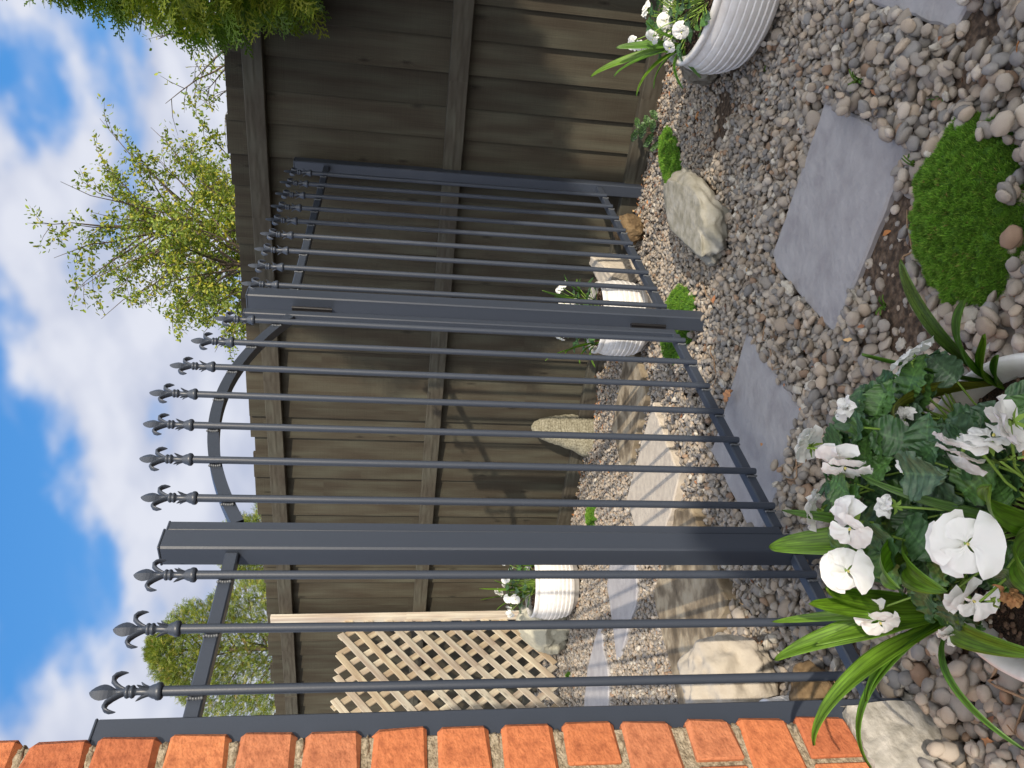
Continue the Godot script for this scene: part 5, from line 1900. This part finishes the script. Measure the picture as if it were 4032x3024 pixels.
func leafy_tree(called: String, label: String, base: Vector3, top: float, crown0: float, rmax: float, limbs: int, leaves_per: int, leaf: float, cols: Array, dense_below: float, seed_: int, lean := 0.0) -> void:
	# lengths in S units relative to the base
	var r := RandomNumberGenerator.new()
	r.seed = seed_
	var t := thing(called, label, "tree", Transform3D(Basis(), base), "trees beyond the timber fence")
	var wood := MB.new()
	var pts := []
	var rad := []
	for i in 10:
		var u := i / 9.0
		pts.append(Vector3(sin(u * 5.0) * 0.5 + lean * u, top * u * 0.96, cos(u * 4.0) * 0.4) * S)
		rad.append(lerpf(0.55, 0.07, u) * S)
	wood.tube(pts, rad, 8)
	var xs := []
	var cs := []
	for i in limbs:
		var u0 := pow((i + r.randf()) / limbs, 0.9)
		var h0 := lerpf(crown0 * 0.55, top * 0.86, u0)
		var ti := clampf(h0 / (top * 0.96), 0.0, 1.0) * 9.0
		var a0: Vector3 = pts[int(ti)].lerp(pts[mini(int(ti) + 1, 9)], ti - int(ti))
		var ang := i * 2.4 + r.randf_range(-0.5, 0.5)
		var prof := sin(PI * clampf(0.18 + 0.74 * (h0 - crown0 * 0.4) / (top - crown0 * 0.4), 0.05, 0.97))
		var reach := rmax * prof * r.randf_range(0.75, 1.1)
		var rise := reach * r.randf_range(0.7, 1.25)
		var o := Vector3(cos(ang), 0, sin(ang))
		var lp := []
		for k in 7:
			var u := k / 6.0
			lp.append(a0 + (o * reach * u + Vector3(0, rise * (u * 1.25 - 0.25 * u * u), 0) + Vector3(r.randf_range(-0.3, 0.3), 0, r.randf_range(-0.3, 0.3)) * u) * S)
		wood.tube(lp, [0.17 * S, 0.14 * S, 0.11 * S, 0.085 * S, 0.06 * S, 0.04 * S, 0.02 * S], 5, false)
		for k in 9:                                  # twigs with leaves
			var u := r.randf_range(0.25, 1.0)
			var b0: Vector3 = lp[int(u * 5.99)].lerp(lp[mini(int(u * 5.99) + 1, 6)], fposmod(u * 5.99, 1.0))
			var td := (o * r.randf_range(0.1, 1.0) + Vector3(r.randfn(), r.randf_range(-0.2, 1.1), r.randfn()) * 0.75).normalized()
			var tl := r.randf_range(1.4, 3.4) * S
			var b1 := b0 + td * tl + Vector3(0, -0.10 * tl, 0)
			wood.tube([b0, b0.lerp(b1, 0.5) + Vector3(0, 0.05 * tl, 0), b1], [0.035 * S, 0.025 * S, 0.010 * S], 4, false)
			var hh := b1.y / S
			var lots := leaves_per
			if hh < dense_below:
				lots = int(leaves_per * 2.0)
			for j in lots:
				var q := r.randf()
				var p := b0.lerp(b1, 0.15 + 0.9 * q) + Vector3(r.randfn(), r.randfn(), r.randfn()) * 0.28 * S
				var d := (td * 0.5 + Vector3(r.randfn(), r.randfn() - 0.9, r.randfn()) * 0.7).normalized()
				var l := leaf * r.randf_range(0.65, 1.25)
				xs.append(aim(p, d, Vector3(r.randfn(), r.randfn() + 0.6, r.randfn()), l))
				var c: Color = cols[r.randi() % cols.size()]
				cs.append(c * r.randf_range(0.75, 1.25))
	part("trunk", wood.mesh(), M.bark, t)
	multi("crown", tree_leaf_mesh(), M.leaf_tree, xs, cs, t)

func needle_tuft() -> ArrayMesh:
	var b := MB.new()
	var r := RandomNumberGenerator.new()
	r.seed = 77
	for i in 7:
		var u := i / 7.0
		var sd := 1.0 if i % 2 else -1.0
		var a := Vector3(0, 0, u)
		var tip := a + Vector3(sd * r.randf_range(0.18, 0.3), r.randf_range(-0.12, 0.12), 0.3)
		b.grid([[a - Vector3(0, 0, 0.045), a + Vector3(0, 0, 0.045)], [a.lerp(tip, 0.55) - Vector3(0, 0.02, 0.055), a.lerp(tip, 0.55) + Vector3(0, 0.02, 0.055)], [tip, tip + Vector3(0, 0, 0.01)]], false, false)
	b.grid([[Vector3(-0.02, 0, 0), Vector3(0.02, 0, 0)], [Vector3(-0.02, 0, 0.7), Vector3(0.02, 0, 0.7)], [Vector3(0, 0, 1.2), Vector3(0.005, 0, 1.2)]], false, false)
	return b.mesh()

func feathery_tree(label: String, base: Vector3, top: float, rmax: float, bottom: float, tufts: int, size: float, seed_: int) -> void:
	var r := RandomNumberGenerator.new()
	r.seed = seed_
	var nn := noise(seed_, 0.22, 3)
	var t := thing("feathery_tree", label, "tree", Transform3D(Basis(), base), "trees beyond the timber fence")
	var wood := MB.new()
	wood.tube([Vector3.ZERO, Vector3(0.2, top * 0.5, 0.1) * S, Vector3(0, top * 0.93, 0) * S], [0.7 * S, 0.45 * S, 0.08 * S], 7)
	var xs := []
	var cs := []
	var n := 0
	for i in 46:
		var a := i * 2.4
		var h := lerpf(bottom * 0.7, top * 0.88, (i + 0.5) / 46.0)
		var e := rmax * pow(sin(PI * clampf((h - bottom * 0.4) / (top - bottom * 0.4), 0.02, 0.98)), 0.6) * 0.85
		wood.tube([Vector3(0, h, 0) * S, Vector3(cos(a) * e * 0.5, h + e * 0.35, sin(a) * e * 0.5) * S, Vector3(cos(a) * e, h + e * 0.45, sin(a) * e) * S], [0.13 * S, 0.08 * S, 0.02 * S], 4, false)
	while n < tufts:
		var y := r.randf_range(bottom, top)
		var prof := rmax * pow(maxf(0.0, sin(PI * clampf(0.08 + 0.92 * (y - bottom * 0.55) / (top - bottom * 0.55), 0.0, 1.0))), 0.55)
		var a := r.randf_range(0, TAU)
		var q := pow(r.randf(), 0.45)
		var p := Vector3(cos(a) * prof * q, y, sin(a) * prof * q)
		var g := nn.get_noise_3dv(p * 1.4)
		n += 1
		if g < -0.10 - 0.25 * q + 0.10:
			continue
		p += Vector3(cos(a), 0.3, sin(a)) * g * 1.6
		var d := (Vector3(cos(a), 0.35, sin(a)) + Vector3(r.randfn(), r.randfn(), r.randfn()) * 0.6).normalized()
		xs.append(aim(p * S, d, Vector3(r.randfn(), r.randfn(), r.randfn()), size * r.randf_range(0.6, 1.3)))
		var c: Color = [Color(0.20, 0.25, 0.035), Color(0.16, 0.22, 0.038), Color(0.28, 0.29, 0.042), Color(0.12, 0.17, 0.030), Color(0.26, 0.17, 0.05)][mini(4, int(r.randf() * 4.15))]
		cs.append(c * r.randf_range(0.75, 1.25))
	part("trunk", wood.mesh(), M.bark, t)
	multi("crown", needle_tuft(), M.leaf_tree, xs, cs, t)

func thuja_spray() -> ArrayMesh:
	var b := MB.new()
	var r := RandomNumberGenerator.new()
	r.seed = 31
	var lobe := func(a: Vector3, c: Vector3, w: float) -> void:
		var d := (c - a).normalized()
		var s := Vector3(d.z, 0, -d.x) * w
		var m := a.lerp(c, 0.6)
		b.grid([[a - s * 0.6, a + Vector3(0, w * 0.5, 0), a + s * 0.6], [m - s, m + Vector3(0, w * 0.6, 0), m + s], [c - s * 0.12, c, c + s * 0.12]], false, false)
	lobe.call(Vector3.ZERO, Vector3(0, -0.10, 1.0), 0.020)
	for i in 9:
		var u := 0.10 + i * 0.095
		var sd := 1.0 if i % 2 else -1.0
		var a := Vector3(0, -0.10 * u * u, u)
		var l := 0.46 * (1.0 - u * 0.72)
		var e := a + Vector3(sd * l * 0.72, r.randf_range(-0.07, 0.03), l * 0.75)
		lobe.call(a, e, 0.020)
		for k in 4:
			var v := 0.25 + k * 0.20
			var s2 := 1.0 if k % 2 else -1.0
			var p: Vector3 = a.lerp(e, v)
			var dd := (e - a).normalized()
			var side := Vector3(dd.z, 0, -dd.x) * s2
			lobe.call(p, p + (dd * 0.8 + side * 0.62) * l * 0.34 * (1.2 - v * 0.5), 0.017)
	return b.mesh()

func thuja(label: String, x: float, z: float, prof: Array, sprays: int, size: float, seed_: int, spray: Mesh) -> void:
	# prof: [height above the eye, crown radius] from the bottom up, S units
	var r := RandomNumberGenerator.new()
	r.seed = seed_
	var nn := noise(seed_, 0.5, 3)
	var base := G(x, z, 0.0)
	var t := thing("thuja_tree", label, "tree", Transform3D(Basis(), base))
	var h0 := -gh(x, z)
	var wood := MB.new()
	var top: float = prof[-1][0]
	wood.tube([Vector3(0, -0.05, 0), Vector3(0, (h0 + 2.0) * S, 0.02), Vector3(0, (h0 + top * 0.9) * S, 0)], [0.055, 0.042, 0.008], 9)
	for i in 60:
		var y := lerpf(prof[0][0] + 0.6, top * 0.9, (i + 0.5) / 60.0)
		var a := i * 2.4
		var e := crown_r(prof, y) * 0.8
		wood.tube([Vector3(0, (h0 + y) * S, 0), Vector3(cos(a) * e, h0 + y + 0.25 * e, sin(a) * e) * S], [0.010, 0.003], 5, false)
	part("trunk", wood.mesh(), M.bark, t)
	var xs := []
	var cs := []
	for i in sprays:
		var y := lerpf(prof[0][0], top, pow(r.randf(), 1.15))
		var rr := crown_r(prof, y)
		var a := r.randf_range(0, TAU)
		var q := 1.0 - 0.55 * pow(r.randf(), 2.2)
		var lump := 1.0 + 0.22 * nn.get_noise_3d(cos(a) * 3.0, y * 0.7, sin(a) * 3.0)
		var o := Vector3(cos(a), 0, sin(a))
		var p := (o * rr * q * lump + Vector3(0, h0 + y + 0.35 * nn.get_noise_3d(cos(a) * 3.0, y, sin(a) * 3.0 + 9.0), 0)) * S
		var d := (o + Vector3(0, r.randf_range(-0.75, 0.35), 0) + Vector3(r.randfn(), r.randfn() * 0.5, r.randfn()) * 0.38).normalized()
		var upv := (o.cross(Vector3.UP) * r.randfn() + Vector3(0, 0.7, 0) + o * 0.4).normalized()
		xs.append(aim(p, d, upv, size * S * r.randf_range(0.65, 1.2)))
		var c: Color = [Color(0.17, 0.28, 0.026), Color(0.25, 0.34, 0.030), Color(0.33, 0.38, 0.034), Color(0.13, 0.22, 0.026)][r.randi() % 4]
		if nn.get_noise_3d(o.x * 2.0, y * 0.5, o.z * 2.0) > 0.12:
			c = c.lerp(Color(0.27, 0.27, 0.03), 0.45)
		cs.append(c * r.randf_range(0.8, 1.25))
	multi("crown", spray, M.leaf_tree, xs, cs, t)

func crown_r(prof: Array, y: float) -> float:
	for i in prof.size() - 1:
		if y <= prof[i + 1][0]:
			var u := clampf((y - prof[i][0]) / (prof[i + 1][0] - prof[i][0]), 0.0, 1.0)
			return lerpf(prof[i][1], prof[i + 1][1], smoothstep(0.0, 1.0, u))
	return prof[-1][1]

func build_trees() -> void:
	var spray := thuja_spray()
	thuja("golden-green conifer with flat feathery sprays overhanging the timber fence at the picture edge", 14.0, 23.0, [[2.0, 1.0], [3.4, 3.0], [6.0, 4.0], [8.5, 3.1], [11.5, 2.6], [15.0, 0.2]], 5200, 1.05, 41, spray)
	thuja("conifer standing outside the picture beside the path, shading the timber fence", 21.3, -5.0, [[11.0, 2.0], [13.1, 3.6], [17.6, 4.1], [22.6, 3.0], [28.0, 0.2]], 4600, 1.7, 43, spray)
	var yl := [Color(0.22, 0.29, 0.036), Color(0.18, 0.25, 0.036), Color(0.28, 0.32, 0.036), Color(0.13, 0.19, 0.034), Color(0.38, 0.36, 0.032)]
	leafy_tree("birch_tree", "tall open-crowned tree with thin ascending branches and yellow-green leaves above the fence", W(15.6, -9.0, 90.0), 42.0, 19.0, 11.0, 70, 20, 0.42 * S, yl, 31.0, 51, 0.5)
	leafy_tree("leafy_shrub", "bushy yellow-green shrub with drooping leaves in front of the open-crowned tree", W(11.0, -9.0, 78.0), 30.5, 8.0, 9.5, 48, 16, 0.38 * S, yl, 60.0, 53)
	leafy_tree("leafy_shrub", "leafy branches hanging out beside the conifer above the fence", W(29.0, -9.0, 68.0), 27.0, 12.0, 8.5, 30, 9, 0.36 * S, yl, 0.0, 55)
	feathery_tree("feathery yellow-green tree above the fence behind the lattice, fuller of the two", W(-32.2, -9.0, 94.7), 35.3, 8.2, 14.0, 30000, 0.62 * S, 57)
	feathery_tree("feathery green tree above the fence beside the latch post, smaller of the two", W(-23.8, -9.0, 112.0), 32.0, 6.8, 14.0, 17000, 0.66 * S, 59)
	var pb := MB.new()
	pb.tube([Vector3.ZERO, Vector3(0, 3.0, 0)], [0.012, 0.010], 8)
	pb.tube([Vector3(-0.05, 2.98, 0), Vector3(0.22, 2.98, 0)], [0.010, 0.009], 8)
	solo("aerial_pole", pb.mesh(), M.pole, "thin pale pole standing beyond the fence, seen under the gate arch", "pole", Transform3D(Basis(), W(-2.4, 19.6 - 3.0 / S, 100.0)))

# ------------------------------------------------------------------
func _ready() -> void:
	rng.seed = 20240607
	build_camera_and_light()
	make_materials()
	make_pebbles()
	make_plant_meshes()
	build_ground()
	build_unseen_house()
	build_steel()
	build_brick_wall()
	build_timber_fence()
	build_lattice()
	build_trees()
	build_paving()
	build_rocks()
	build_near_pot()
	build_other_pots()
	build_moss()
	build_gravel()
	build_litter()
	build_single_litter()
